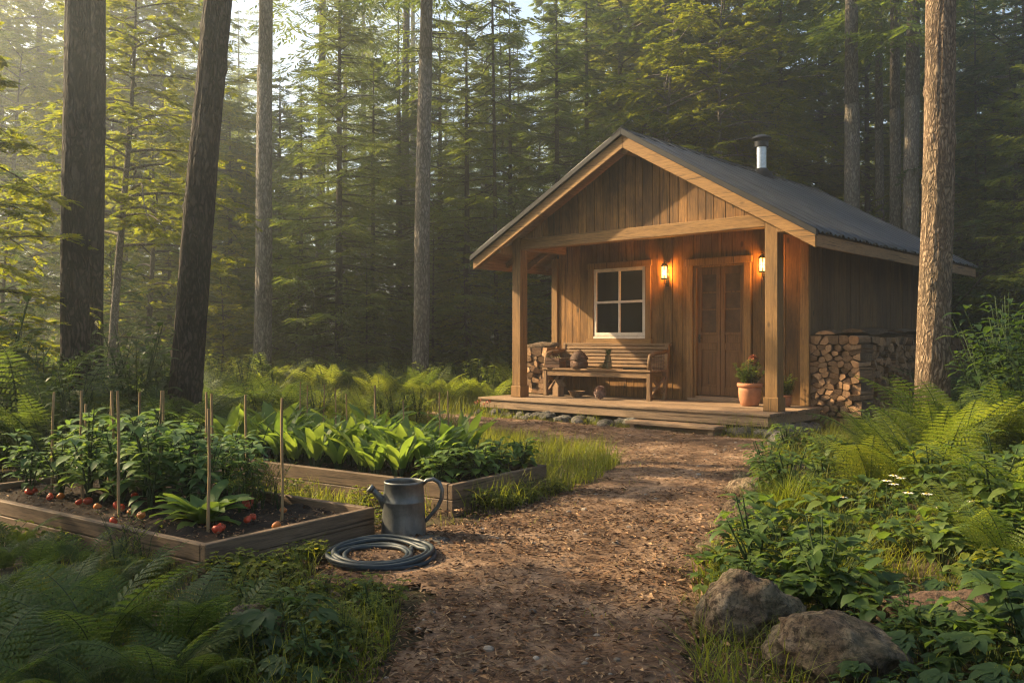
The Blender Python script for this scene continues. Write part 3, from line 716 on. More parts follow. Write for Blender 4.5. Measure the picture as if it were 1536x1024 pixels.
mb = MB(); rd = random.Random(6)
for k in range(420):
    v = np.array([rd.gauss(0,1), rd.gauss(0,1), rd.gauss(0,1)]); v /= np.linalg.norm(v); mb.leaf(np.array([0,0,.105])+v*.06, v+np.array([0,0,.25]), .045, .022, .9, 3)
mb.lathe([(0,.03),(.05,.06),(.065,.10),(.05,.15),(0,.165)], 14); mb.tube([(0,0,.001),(.005,0,.05)], .012, 6)
o = mb.build('dried_flower_ball', M['dryball']); o.location = on_porch(1.74,.70,.001); tag(o, 'round brown dried flower head on the deck under the bench', 'dried flower')

# terracotta pots
def pot(a, b, s, label):
    p = thing('flower_pot', label, 'plant pot', on_porch(a, b, .001), 0, None, s)
    mb = MB(); mb.lathe([(0,.0),(.100,.0),(.118,.02),(.140,.11),(.147,.19),(.143,.245),(.135,.25)], 36); mb.build('body', M['terracotta'], p, smooth=True)
    mb = MB(); mb.lathe([(.141,.245),(.158,.25),(.163,.262),(.163,.292),(.156,.300),(.146,.297),(.140,.26),(.138,.24)], 36); mb.build('rim', M['terracotta'], p, smooth=True)
    mb = MB(); mb.lathe([(0,.262),(.139,.258)], 24); mb.build('soil', M['soil'], p)
pot(3.92, 1.02, 1.0, 'round terracotta flower pot between the door and the porch post')
pot(4.31, 1.24, .50, 'small terracotta pot half hidden behind the porch post')
def pot_plant(a, b, z, label, seed, s, bloom):
    p = thing('potted_plant', label, 'potted plant', on_porch(a, b, z), 0, None, s)
    mb = MB(); mw = MB(); rd = random.Random(seed); mf = MB()
    for k in range(48):
        az = rd.uniform(0, 6.283); le = rd.uniform(.10, .30); sp = rd.uniform(.03, .15)
        q = np.array([.07*math.cos(az)*rd.random(), .07*math.sin(az)*rd.random(), 0]); e = q + np.array([sp*math.cos(az), sp*math.sin(az), le]); md = (q+e)/2+np.array([0,0,.03])
        mw.tube([q, md, e], [.0035,.003,.002], 4)
        for i in range(11):
            u = rd.uniform(.25, 1); c = q*(1-u)+e*u; aa = rd.uniform(0, 6.283)
            mb.leaf(c, (math.cos(aa), math.sin(aa), rd.uniform(.1,.8)), rd.uniform(.035,.065), rd.uniform(.018,.03), .9, 4)
    mw.build('stems', M['stem'], p); mb.build('leaves', M['leaf_green'], p)
    if bloom:
        for k in range(170):
            v = np.array([rd.gauss(0,1), rd.gauss(0,1), rd.gauss(0,.8)]); v /= np.linalg.norm(v); mf.leaf(np.array([.05,.06,.285])+v*.028, v, .034, .026, 1.0, 3)
        mf.build('flower_head', M['salmon'], p)
pot_plant(3.92, 1.02, .255, 'bushy green plant with a salmon flower head in the terracotta pot', 3, 1.22, True)
pot_plant(4.31, 1.24, .13, 'leafy green plant partly hidden behind the right porch post', 9, .95, False)

# ------------------------------------------------------------------ firewood, every billet its own split shape
def clip_poly(P, m, n):
    out = []
    for i in range(len(P)):
        a, b = P[i], P[(i+1) % len(P)]; da, db = (a-m)@n, (b-m)@n
        if da <= 0: out.append(a)
        if (da < 0) != (db < 0): out.append(a+(b-a)*(da/(da-db)))
    return out
def cells(x0, x1, z0, z1, s, seed, ax=1.3):
    x0 /= ax; x1 /= ax
    rd = random.Random(seed); pts = []; r = 0; z = z0+s*.45
    while z < z1-s*.2:
        x = x0+s*(.5 if r % 2 == 0 else .95)
        while x < x1-s*.3: pts.append(np.array([x+rd.uniform(-.30,.30)*s, z+rd.uniform(-.26,.26)*s])); x += s*rd.uniform(.8, 1.25)
        z += s*.86; r += 1
    res = []
    for p in pts:
        P = [np.array(q) for q in ((x0,z0),(x1,z0),(x1,z1),(x0,z1))]
        for q in pts:
            d = q-p; L = np.linalg.norm(d)
            if 1e-6 < L < 3*s: P = clip_poly(P, p+d*.5, d/L)
            if len(P) < 3: break
        if len(P) < 3: continue
        c = sum(P)/len(P); P = [c+(v-c)*rd.uniform(.88,.985) for v in P]
        keep = rd.random()
        Q = []
        for i in range(len(P)):
            a, b = P[i], P[(i+1) % len(P)]; k = .22 if keep < .12 else .08; Q += [a*(1-k)+b*k, a*k+b*(1-k)]
        res.append((c, [v-c for v in Q]))
    sc_ = np.array([ax, 1.0]); return [(c*sc_, [v*sc_ for v in Q]) for c, Q in res]
def log_mb(poly, L, seed, off=(0,0), dy=0.0):
    rd = random.Random(seed); n = len(poly); mb = MB(); V = []; tl = (rd.uniform(-.45,.45), rd.uniform(-.35,.35), rd.uniform(-.02,.02))
    ys = [-L/2, -L/2+.012, 0, L/2-.012, L/2]; sc = [.95, 1, 1, 1, .95]; sk = [rd.uniform(-.008,.008) for _ in range(2)]
    for y, s_ in zip(ys, sc):
        for v in poly:
            V.append((off[0]+v[0]*s_+sk[0]*y/L, dy+y+((tl[0]*v[0]+tl[1]*v[1]+tl[2]) if abs(y) > L*.3 else 0), off[1]+v[1]*s_+sk[1]*y/L))
    Q = [(r*n+i, r*n+(i+1) % n, (r+1)*n+(i+1) % n, (r+1)*n+i) for r in range(4) for i in range(n)]
    b0 = mb.n; split = [(rd.random() < .62) for _ in range(n)]
    Q0 = [q for k_, q in enumerate(Q) if not split[k_ % n]]; Q1 = [q for k_, q in enumerate(Q) if split[k_ % n]]
    s_ = [(q, m_) for q, m_ in ((Q0, 0), (Q1, 1)) if q]
    mb.raw(V, s_[0][0], s_[0][1])
    if len(s_) > 1: mb.F.append((np.array(s_[1][0])+b0, s_[1][1]))
    mb.F.append((np.array([[b0+i for i in range(n)][::-1]]), 1)); mb.F.append((np.array([[b0+4*n+i for i in range(n)]]), 1)); return mb
LM = [M['logbark'], M['logend']]
def place_log(c, poly, L, seed, loc, rz, label, group):
    o = log_mb(poly, L, seed).build('firewood_log', LM); o.location = loc; o.rotation_euler = (0, 0, rz); tag(o, label, 'log', group)
k = 0
G1 = 'split logs stacked along the right side wall'
for c, P in cells(4.50, 5.17, .16, 1.20, .082, 21):
    k += 1; place_log(c, P, .42, k, cw(c[0], FB+.02+.21+random.uniform(-.02,.02), c[1]), CRZ, 'split log end facing the path in the front of the right woodpile', G1)
rest = MB(); cnt = 0
sid = sorted(cells(FB+.47, 6.40, .14, 1.18, .098, 22, 1.15), key=lambda q: q[0][0])
for c, P in sid:
    k += 1; ztop = 1.18+.05*math.sin(c[0]*2.1)
    if c[1] > ztop: continue
    if cnt < 160:
        place_log(c, P, .60, k, cw(4.86+random.uniform(-.025,.025), c[0], c[1]), CRZ+math.pi/2, 'split log end facing outwards in the long side of the woodpile', G1); cnt += 1
    else:
        m_ = log_mb(P, .60, k, (c[0]-4.0, c[1]), random.uniform(-.025,.025)); rest.raw(np.concatenate(m_.V), m_.F[0][0], m_.F[0][1]); b0 = rest.n-len(np.concatenate(m_.V))
        for f, mm in m_.F[1:]: rest.F.append((f+b0, mm))
o = rest.build('firewood_stack_end', LM); o.location = cw(4.86, 4.0, 0); o.rotation_euler = (0, 0, CRZ+math.pi/2); stuff(o); tag(o, 'far end of the long firewood stack against the side wall', 'firewood')
for c, P in cells(-.06, .42, DK+.01, 1.02, .098, 23):
    if c[1] > .98-.12*abs(c[0]-.1): continue
    k += 1; place_log(c, P, .34, k, cw(c[0], 1.28+random.uniform(-.025,.025), c[1]), CRZ, 'split log in the small stack on the porch behind the bench', 'split logs stacked on the porch')
rd = random.Random(12)
for i, (b0, b1, a, z) in enumerate([(FB-.02,2.7,4.72,1.215),(FB+.30,3.3,4.93,1.225),(2.3,4.2,4.75,1.26),(3.2,5.0,5.0,1.25),(4.2,6.2,4.75,1.25),(5.0,6.45,5.02,1.245)]):
    mb = MB(); n = 9
    for j in range(n-1):
        u0, u1 = j/(n-1), (j+1)/(n-1)
    P0 = [(-.13,0),(-.08,.03),(.0,.042),(.09,.028),(.14,0),(.05,-.006),(-.06,-.006)]
    V = []
    for j in range(n):
        y = (j/(n-1)-.5)*(b1-b0); s_ = 1+.15*math.sin(j*1.7+i); dz = .018*math.sin(j*1.1+i*2)
        V += [(x*s_+.015*math.sin(j+i), y, zz*s_+dz) for x, zz in P0]
    m_ = len(P0); Q = [(r*m_+q, r*m_+(q+1) % m_, (r+1)*m_+(q+1) % m_, (r+1)*m_+q) for r in range(n-1) for q in range(m_)]
    mb.raw(V, Q); mb.F.append((np.array([list(range(m_))[::-1]]), 1)); mb.F.append((np.array([[(n-1)*m_+q for q in range(m_)]]), 1))
    o = mb.build('bark_slab', [M['logbark'], M['logend']]); o.location = cw(a, (b0+b1)/2, z); o.rotation_euler = (0,0,CRZ); tag(o, 'rough bark slab laid on top of the right woodpile', 'slab', 'bark slabs on the right woodpile')
for i, (a, z, r_) in enumerate(((.12,1.03,.2),(.26,1.06,-.1))):
    mb = MB(); mb.tube([(-.28,0,0),(-.1,.01,.012),(.1,0,.006),(.28,.01,.02)], [.035,.045,.042,.03], 8, 0); o = mb.build('bark_slab', M['logbark'], smooth=True)
    o.location = cw(a, 1.25, z); o.rotation_euler = (0, 0, CRZ+r_); tag(o, ['round log laid across the small porch woodpile', 'upper round log lying across the small porch woodpile'][i], 'log')
mb = MB(); mb.box((4.50,FB+.03,-.05), (5.16,FB+.47,.085)); mb.box((4.55,FB+.5,-.05), (5.14,6.38,.07)); o = mb.build('timber_sill', M['sidewall'], bevel=.01)
o.location = cw(0,0,.06); o.rotation_euler = (0,0,CRZ); tag(o, 'dark timber base under the right woodpile', 'timber')

# ------------------------------------------------------------------ stones
def rock(name, x, y, sx, sy, sz, seed, mat, label, group=None, sink=.3, rz=None, sub=4, z=None, lump=.34, cat='rock', flat=0.0):
    bm = bmesh.new(); bmesh.ops.create_icosphere(bm, subdivisions=sub, radius=1.0); o_ = Vector((seed*7.3, seed*3.1, seed*1.7))
    for v in bm.verts:
        p = v.co.copy(); d = mnoise.noise(p*.9+o_)*lump + mnoise.noise(p*2.1+o_)*lump*.42 + mnoise.noise(p*5+o_)*lump*.14 + mnoise.noise(p*11+o_)*lump*.06
        v.co = p*(1+d)
        c = mnoise.cell(p*.8+o_)
        if flat and v.co.z > flat: v.co.z = flat + (v.co.z-flat)*.35
    if sub >= 4:
        rr_ = random.Random(int(seed*100)); 
        for _ in range(8):
            nv = Vector((rr_.gauss(0,1), rr_.gauss(0,1), rr_.gauss(.25,.8))).normalized(); dd = rr_.uniform(.66,.95)
            for v in bm.verts:
                e_ = v.co.dot(nv)-dd
                if e_ > 0: v.co -= nv*e_*.72
        for v in bm.verts:
            p = v.co.copy(); v.co = p*(1 + mnoise.noise(p*3.3+o_)*.09 - abs(mnoise.noise(p*1.9-o_))*.16 + mnoise.noise(p*9+o_)*.035)
    for v in bm.verts: v.co = Vector((v.co.x*sx, v.co.y*sy, v.co.z*sz))
    me = bpy.data.meshes.new(name); bm.to_mesh(me); bm.free(); me.polygons.foreach_set('use_smooth', np.ones(len(me.polygons), bool)); me.materials.append(mat)
    o = link(name, me); o.location = (x, y, (H(x, y) if z is None else z) + sz*(1-sink*2)); o.rotation_euler = (0, 0, seed*1.3 if rz is None else rz); return tag(o, label, cat, group)
rock('boulder', .90, 3.36, .215, .19, .155, 3, M['stone'], 'large angular boulder at the right edge of the path', sub=5, sink=.18, rz=.2, lump=.42)
rock('boulder', 1.08, 2.92, .235, .20, .125, 8, M['stone'], 'dark rounded boulder in front of the angular boulder', sub=5, sink=.16, rz=-.2, lump=.36)
rock('flat_rock', 1.62, 3.25, .24, .15, .11, 13, M['redstone'], 'flat reddish rock among the leaves right of the boulders', sub=5, sink=.2, rz=-.35, lump=.4)
rock('boulder', -.96, 3.18, .16, .13, .11, 21, M['stone'], 'dark rock half hidden in weeds beside the large ferns', sub=4, sink=.22)
rock('stone', 1.40, 5.25, .17, .15, .13, 5, M['stone'], 'grey stone beside the long grass tuft on the path edge', sink=.3)
rock('stone', 1.72, 6.3, .19, .14, .11, 7, M['stone'], 'low stone behind the grass tuft at the path edge', sink=.3)
rock('stone', 2.75, 8.9, .19, .15, .14, 9, M['cobble'], 'pale round stone where the path bends to the porch', sink=.22)
rock('stone', 2.22, 6.75, .15, .12, .11, 15, M['stone'], 'grey stone showing between the right bank plants', sink=.2)
for i, (px, d, s_) in enumerate(((1120,6.9,.09),(1098,6.35,.07),(1135,7.6,.10),(1085,5.2,.06),(1065,4.6,.07),(1150,8.2,.09))):
    rock('stone', gx(px,d), d, s_*1.3, s_, s_*.7, 101+i*3.3, M['stone'], 'small rounded stone lining the right edge of the path', 'small stones along the right path edge', sink=.28, lump=.3, cat='stone')
rock('stepping_slab', -.46, 4.80, .17, .12, .05, 31, M['cobble'], 'flat grey slab set in the dirt beside the watering can', sink=.36, flat=.5, lump=.2, cat='slab')
rd = random.Random(77); a = -.05
while a < 4.75:
    s = rd.choice([rd.uniform(.04,.08), rd.uniform(.08,.15)]); b = -.02 + rd.uniform(-.05, .09)
    if 2.98 < a < 4.2 and rd.random() < .35: a += s; continue
    p = cw(a+s, b); rock('foundation_stone', p[0], p[1], s*1.15, s, min(s*.85,.085), rd.randint(40,900)*.37, M['cobble'], 'rounded grey stone under the front edge of the porch deck', 'stones under the porch deck', sink=rd.uniform(.15,.38), sub=4, lump=.34, cat='stone')
    a += s*rd.uniform(1.5, 2.4)
for a, b, s in ((1.15,-.28,.07),(2.12,-.30,.08),(2.55,-.25,.10),(2.62,-.42,.07),(2.0,-.12,.11),(.95,-.2,.06),(4.45,-.12,.12),(4.75,.25,.15),(4.78,.62,.13),(4.80,.95,.11),(4.62,-.05,.1)):
    p = cw(a, b); rock('foundation_stone', p[0], p[1], s*1.2, s, s*.72, rd.randint(40,900)*.37, M['cobble'], 'rounded grey stone in the grass before the porch deck' if a < 4 else 'rounded stone under the right corner of the porch deck', 'stones under the porch deck', sink=.22, sub=3, lump=.22, cat='stone')

# ------------------------------------------------------------------ raised beds
E1 = np.array([.575,.818]); E2 = np.array([-.818,.575]); BRZ = math.atan2(.818,.575)
BED = {1: (np.array([-1.423,4.054]), 1.12, 2.67, .175, .128), 2: (np.array([-.379,5.58]), 1.11, 2.72, .205, .150)}
def bed_pt(k, u, v): p = BED[k][0] + E1*u + E2*v; return float(p[0]), float(p[1])
def bed_uv(k, x, y): r = np.array([x,y])-BED[k][0]; return float(r@E1), float(r@E2)
def raised_bed(k, label, rows):
    n, w, l, h, s = BED[k]; t = thing('raised_bed', label, 'raised bed', (n[0], n[1], 0), BRZ); T = .042
    hz = h/rows
    for (lo, hi) in (((0,0),(w,T)), ((0,l-T),(w,l)), ((0,T+.001),(T,l-T-.001)), ((w-T,T+.001),(w,l-T-.001))):
        mb = MB()
        for r in range(rows): j = random.uniform(-.003,.003); mb.box((lo[0]+j, lo[1]+j, r*hz+(-.05 if r == 0 else .003)), (hi[0]+j, hi[1]+j, (r+1)*hz+random.uniform(-.003,.003)))
        mb.build('side_board', M['bedl'] if hi[1]-lo[1] > 1 else M['bed'], t, bevel=.005)
    for (u, v) in ((T+.002,T+.002),(w-T-.052,T+.002),(T+.002,l-T-.052),(w-T-.052,l-T-.052)):
        mb = MB(); mb.box((u, v, 0), (u+.05, v+.05, h-.012)); mb.build('corner_post', M['bed'], t, bevel=.004)
    V, Q = grid_mesh(np.linspace(T+.001, w-T-.001, 45), np.linspace(T+.001, l-T-.001, 100), lambda x, y: s + .028*(fnoise(x,y,7,k)-.5) + .022*(fnoise(x,y,22,k+5)-.5) + .012*(fnoise(x,y,50,k+9)-.5))
    mb = MB(); mb.raw(V, Q); mb.build('soil', M['soil'], t, smooth=True)
M['bedl'] = wood('bed_long_boards', (.055,.035,.021), (.205,.138,.084), 'y', .3, .5)
raised_bed(1, 'near raised bed of weathered boards with tomatoes lying on dark soil', 2)
raised_bed(2, 'far raised bed of stacked weathered boards full of broad leafed vegetables', 2)

def stake(x, y, z0, z1, r, label, group, seed):
    mb = MB(); rd = random.Random(seed); n = 7; lean = (rd.uniform(-.018,.018), rd.uniform(-.018,.018)); P = []
    for i in range(n): u = i/(n-1); P.append((lean[0]*u+.003*math.sin(u*7+seed), lean[1]*u, (z1-z0+.05)*u-.05))
    mb.tube(P, [r*(1.05-.12*i/(n-1)) for i in range(n)], 7)
    o = mb.build('bamboo_stake', M['stake'], smooth=False); o.location = (x, y, z0); tag(o, label, 'stake', group)
for i, (px, d, ty) in enumerate([(76.7,5.71,588),(123,5.5,586),(162,6.2,586),(179,4.95,586),(172,5.75,589),(213,6.2,588),(239,5.6,586),(247,6.0,586),(310,5.68,588),(318,5.45,590),(313,4.57,613),(369,5.5,592),(423,4.89,597),(129,6.12,606)]):
    x = gx(px, d); u, v = bed_uv(1, x, d)
    if u > 1.05: x, d = bed_pt(1, 1.04, v)
    lab = 'slim wooden stake among the leafy plants in the near raised bed'
    if i == 10: lab = 'short stake in front of the broad leaf clump, near corner of the bed'
    if i == 12: lab = 'stake standing in bare soil at the right end of the near bed'
    if i == 0: lab = 'stake at the left end of the near raised bed'
    if i == 3: lab = 'tall stake nearest the long front board of the near bed'
    stake(x, d, .12, gz(ty, d), .0085, lab, 'stakes in the near raised bed', i)
for i, (px, d, ty) in enumerate([(562,7.0,578),(606,6.9,600),(659,6.45,588),(675,6.5,586),(451,7.5,572),(462,7.62,578),(484,7.45,576),(504,7.35,582),(520,7.1,590)]):
    stake(gx(px,d), d, .14, gz(ty,d), .006 if i else .009, 'thin stick standing among the vegetables in the far raised bed' if i else 'thicker stake in the middle of the far raised bed', 'sticks in the far raised bed', i+40)

def leafy_plant(mats, seed, h, nst, leaf, lw):
    """upright bush with several stems and drooping pointed leaves"""
    rd = random.Random(seed); mw = MB(); ml = MB()
    for k in range(nst):
        az = rd.uniform(0,6.283); hh = h*rd.uniform(.65,1.05); sp = h*rd.uniform(.08,.34)
        P = [np.array([0,0,-.02]), np.array([sp*.35*math.cos(az), sp*.35*math.sin(az), hh*.5]), np.array([sp*math.cos(az), sp*math.sin(az), hh])]
        mw.tube(P, [.007,.005,.003], 5)
        for i in range(rd.randint(13,17)):
            u = rd.uniform(.22,1.0); c = P[0]*(1-u)**2+P[1]*2*u*(1-u)+P[2]*u*u; aa = rd.uniform(0,6.283); L = leaf*rd.uniform(.6,1.15)
            d = np.array([math.cos(aa), math.sin(aa), rd.uniform(-.1,.65)]); e = c+nrm(d)*L*.35; mw.tube([c, e], [.002,.0015], 3, cap=False)
            ml.leaf(e, d, L, L*lw*rd.uniform(.85,1.15), rd.uniform(.6,1.4), 6, .22, wave=.05)
    return mw, ml
def rosette(seed, n, L, lw, upr=(.5,1.5), droop=(.8,1.5), stalk=.0):
    rd = random.Random(seed); mw = MB(); ml = MB()
    for k in range(n):
        az = k*2.4+rd.uniform(-.3,.3); u = (k+.5)/n; up = upr[0]+(upr[1]-upr[0])*u; l = L*rd.uniform(.75,1.1)
        d = nrm(np.array([math.cos(az), math.sin(az), up])); b = np.array([.012*math.cos(az), .012*math.sin(az), 0.0])
        if stalk: mw.tube([b-np.array([0,0,.02]), b+d*l*stalk], [.008,.005], 5); b = b+d*l*stalk
        ml.leaf(b, d, l*(1-stalk*.5), l*lw, rd.uniform(*droop), 8, .28, wave=.09)
    return mw, ml
def proto(name, kind, mws, mat, label, cat, group, loc, rz, sc):
    t = thing(name, label, cat, loc, rz, group, sc); mw, ml = mws
    if mw.V: mw.build('stem', M['stem'], t)
    ml.build('leaves', mat, t, smooth=True); return t
GV1 = 'leafy pepper plants in the near bed'; GV2 = 'vegetables in the far bed'
rd = random.Random(55); P = None; protos = []; i = 0
spots1 = [(u+rd.uniform(-.08,.08), v+rd.uniform(-.08,.08)) for v in (.85,1.15,1.45,1.75,2.05,2.35) for u in (.42,.72,.98) if not (v < 1 and u < .6)]
for u, v in spots1:
    x, y = bed_pt(1, min(u,1.04), v); lab = 'dark green pointed leaf plant among the stakes in the near bed'
    if i < 3: protos.append(proto('pepper_plant', 0, leafy_plant(None, 60+i, .50, 6, .12, .46), M['veg'], lab, 'vegetable plant', GV1, (x,y,.125), rd.uniform(0,6), rd.uniform(.85,1.15)))
    else: dup_tree(protos[i % 3], (x,y,.125), rd.uniform(0,6.28), rd.uniform(.8,1.2), lab)
    i += 1
x, y = bed_pt(1, .42, .62)
proto('broad_leaf_plant', 0, rosette(5, 30, .30, .30, (.25,2.2), (.7,1.5)), M['chard'], 'bright green broad leaf clump at the front of the near bed', 'vegetable plant', None, (x,y,.13), 0, 1.0)
pc = []; pp = []; i = 0
for v in np.arange(.20, 2.62, .215):
    for u in (.20,.48,.76,1.0):
        uu = u+rd.uniform(-.06,.06); vv = v+rd.uniform(-.07,.07); x, y = bed_pt(2, min(uu,1.02), min(max(vv,.12),2.6))
        if v < .55:
            lab = 'lower leafy plant at the right end of the far bed'
            if len(pp) < 2: pp.append(proto('leafy_vegetable', 0, leafy_plant(None, 80+i, .30, 5, .12, .46), M['chard'], lab, 'vegetable plant', GV2, (x,y,.145), rd.uniform(0,6), 1.0))
            else: dup_tree(pp[i % 2], (x,y,.145), rd.uniform(0,6.28), rd.uniform(.75,1.15), lab)
        else:
            lab = 'tall upright broad leaf plant in the far raised bed'
            if len(pc) < 3: pc.append(proto('tall_vegetable', 0, rosette(90+i, 12, .44, .20, (1.5,4.5), (.4,1.3), .25), M['chard'], lab, 'vegetable plant', GV2, (x,y,.145), rd.uniform(0,6), 1.0))
            else: dup_tree(pc[i % 3], (x,y,.145), rd.uniform(0,6.28), rd.uniform(.65,1.12), lab)
        i += 1
# tomatoes on the soil
TM = []
def tomato_mesh(seed):
    mb = MB(); rd = random.Random(seed); n = 20; pr = [(0,-.021),(.012,-.020),(.022,-.012),(.027,0),(.024,.012),(.014,.019),(.006,.0185),(0,.016)]
    a = np.linspace(0,2*np.pi,n,endpoint=False); lob = 1+.06*np.cos(a*4+seed)+.03*np.cos(a*3)
    V = [(r*l*math.cos(t), r*l*math.sin(t), z) for r, z in pr for t, l in zip(a, lob)]
    mb.raw(V, [(r*n+i, r*n+(i+1) % n, (r+1)*n+(i+1) % n, (r+1)*n+i) for r in range(len(pr)-1) for i in range(n)])
    return mb
for i, (px, py, big, om) in enumerate([(43,737,1.1,0),(51,734,1,0),(75,744,1,0),(91,743,1,1),(132,750,1.25,0),(176,757,1.2,0),(182,761,1,0),(170,780,.95,0),(212,771,1.1,1),(196,766,.9,1),(369,752,1.2,0),(377,750,1.1,0),(373,757,1,0),(371,778,.95,0),(379,774,.9,0),(325,793,1.1,0),(332,789,1,0),(425,764,.9,1),(415,787,1.15,1),(146,759,1,1),(202,742,1,0),(118,752,.9,0)]):
    d = .965*F/(py-512)*1.0; x = gx(px, d); u, v = bed_uv(1, x, d)
    u = min(max(u,.075),1.04); v = min(max(v,.075),2.58); x, d = bed_pt(1, u, v)
    t = thing('tomato', ('ripe red tomato' if not om else 'orange half ripe tomato')+' lying on the soil of the near raised bed', 'tomato', (x,d,.152), i*.9, 'tomatoes lying in the near bed', big*.86)
    t.rotation_euler = (random.uniform(-.8,.8), random.uniform(-.8,.8), i)
    tomato_mesh(i).build('fruit', M['orange'] if om else M['tomato'], t, smooth=True)
    mb = MB()
    for k in range(5): a = k*1.2566; mb.leaf((.003*math.cos(a),.003*math.sin(a),.0185), (math.cos(a),math.sin(a),.25), .016, .005, .9, 3)
    mb.build('calyx', M['stem'], t)

# ------------------------------------------------------------------ watering can and hose
t = thing('watering_can', 'worn grey zinc watering can standing on the path by the beds', 'watering can', (-.612,4.94,.018), 0)
mb = MB(); mb.lathe([(0,.004),(.120,.003),(.133,.004),(.134,.012),(.127,.016),(.126,.03),(.121,.12),(.117,.20),(.1185,.203),(.1165,.207),(.109,.30),(.112,.303),(.1125,.312),(.108,.316),(.104,.312),(.105,.30),(.112,.20),(.118,.05),(0,.03)], 40); mb.build('body', M['zinc'], t, smooth=True)
mb = MB(); mb.tube([(-.10,-.02,.175),(-.128,-.025,.225),(-.160,-.03,.258),(-.178,-.033,.272)], [.026,.021,.017,.016], 14); mb.tube([(-.174,-.0325,.268),(-.190,-.035,.282)], [.022,.026], 14); mb.build('spout', M['zinc'], t, smooth=True)
mb = MB(); mb.tube([(.106,0,.295),(.13,0,.318),(.165,0,.325),(.200,0,.305),(.217,0,.262),(.214,0,.215),(.190,0,.165),(.160,0,.13),(.135,0,.100),(.120,0,.085)], [.010,.011,.012,.012,.012,.012,.011,.011,.010,.010], 10); mb.build('handle', M['zinc'], t, smooth=True)
P = []; rd = random.Random(3); N = 7; ph = 0
for i in range(N*40):
    a = i/40*2*math.pi; lp = i/40; rr = [.262,.255,.240,.255,.215,.185,.16,.15][int(lp)]*(1-(lp % 1)) + [.262,.255,.240,.255,.215,.185,.16,.15][min(int(lp)+1,7)]*(lp % 1)
    zz = .012 + [0,.004,.012,.022,.018,.006,.0,.0][int(lp)]*(1-(lp % 1)) + [0,.004,.012,.022,.018,.006,.0,.0][min(int(lp)+1,7)]*(lp % 1)
    P.append((rr*1.03*math.cos(a)+.012*math.sin(lp*2.1)-(.03 if lp > 4 else 0), rr*1.22*math.sin(a)+.012*math.cos(lp*1.7), zz+.004*math.sin(a*3+lp)))
ang = P[-1]
P += [(P[-1][0]+.02, P[-1][1]+.05, .013), (P[-1][0]+.03, P[-1][1]+.11, .013)]
t = thing('garden_hose', 'blue grey garden hose coiled on the ground by the near bed', 'hose', (-.662,4.40,.035), .2)
mb = MB(); mb.tube(P, .0118, 10); mb.build('coil', M['hose'], t, smooth=True)
mb = MB(); mb.tube([P[-1], (P[-1][0]+.008, P[-1][1]+.045, .013)], .015, 10); mb.build('coupling', M['zinc'], t)

# ------------------------------------------------------------------ ferns
def fern(seed, nfr, L, pairs, nsub, mp=.30, spread=1.0):
    rd = np.random.default_rng(seed); mb = MB(); st = MB()
    for k in range(nfr):
        az = k*2*np.pi/nfr*1.618*2 + rd.uniform(-.4,.4); l = L*rd.uniform(.72,1.12); n = pairs+6
        ph0 = rd.uniform(.12,.45); ph1 = rd.uniform(1.25,1.95)*spread
        t = np.linspace(0,1,n); phi = ph0+(ph1-ph0)*t**1.25; seg = l/(n-1)
        rr = np.concatenate([[0], np.cumsum(np.sin(phi[:-1])*seg)]); zz = np.concatenate([[0], np.cumsum(np.cos(phi[:-1])*seg)])
        tw = rd.uniform(-.25,.25); aa = az+tw*t
        C = np.stack([rr*np.cos(aa), rr*np.sin(aa), zz], -1); T = nrm(np.gradient(C, axis=0)); side = np.stack([-np.sin(aa), np.cos(aa), 0*aa], -1); roll = rd.uniform(-.35,.35)
        Nn = np.cross(side, T); Nn = np.where(Nn[:,2:3] < 0, -Nn, Nn); side = nrm(side*np.cos(roll)+Nn*np.sin(roll)); Nn = nrm(np.cross(side, T)); Nn = np.where(Nn[:,2:3] < 0, -Nn, Nn)
        st.tube(C, .0045*l/.8*(1-t*.8)+.0006, 4, cap=False)
        i0 = max(2, int(n*.16)); idx = np.arange(i0, n); tt = (idx-i0)/max(1, n-1-i0)
        prof = np.where(tt < .22, .62+.38*tt/.22, np.clip((1-tt)/.78, 0, 1)**.82)
        for s_ in (-1,1):
            pl = l*mp*prof*rd.uniform(.9,1.1,len(idx))+.008
            D = nrm(side[idx]*s_*.9 + T[idx]*(.32+.35*tt[:,None]) - np.array([0,0,1.])*.12)
            B = C[idx]
            # pinna axis curves down a little; leaflets both sides
            u = (np.arange(nsub)+.35)/nsub
            U = u[None,:,None]; Pp = B[:,None]+D[:,None]*pl[:,None,None]*U - np.array([0,0,1.])*(pl[:,None,None]*.16*U*U)
            ll = np.minimum(pl[:,None]*.24, seg*(.40 if pairs < 16 else .46))*np.clip(1.10-u[None,:],.1,1)**.55+.0015
            Nb = np.broadcast_to(Nn[idx][:,None], Pp.shape)
            for s2 in (-1,1):
                S = np.cross(Nb, np.broadcast_to(D[:,None], Pp.shape))*s2
                d2 = nrm(S*.82+D[:,None]*.58 - np.array([0,0,1.])*.1)
                mb.diamonds(Pp.reshape(-1,3), d2.reshape(-1,3), Nb.reshape(-1,3), ll.ravel(), (np.broadcast_to(pl[:,None]/nsub*(1.25 if nsub == 8 and pairs < 16 else .9), ll.shape)).ravel()+.001, .10)
            mb.diamonds(B+D*pl[:,None]*.80-np.array([0,0,1.])*pl[:,None]*.10, D-np.array([0,0,.2]), Nn[idx], pl*.22, pl*.04+.002, .1)
    return mb, st
FERN = {}
def fern_meshes(key, mat, specs):
    res = []
    for sp in specs:
        mb, st = fern(*sp); me = mb.build('fronds', M[mat], mesh_only=True); ms = st.build('stalks', M['stem'], mesh_only=True); res.append((me, ms))
    FERN[key] = res
fern_meshes('near', 'fern_dark', [(1,9,.80,14,8,.30,.95),(2,10,.72,13,8,.31,1.0),(3,8,.90,15,8,.28,.9)])
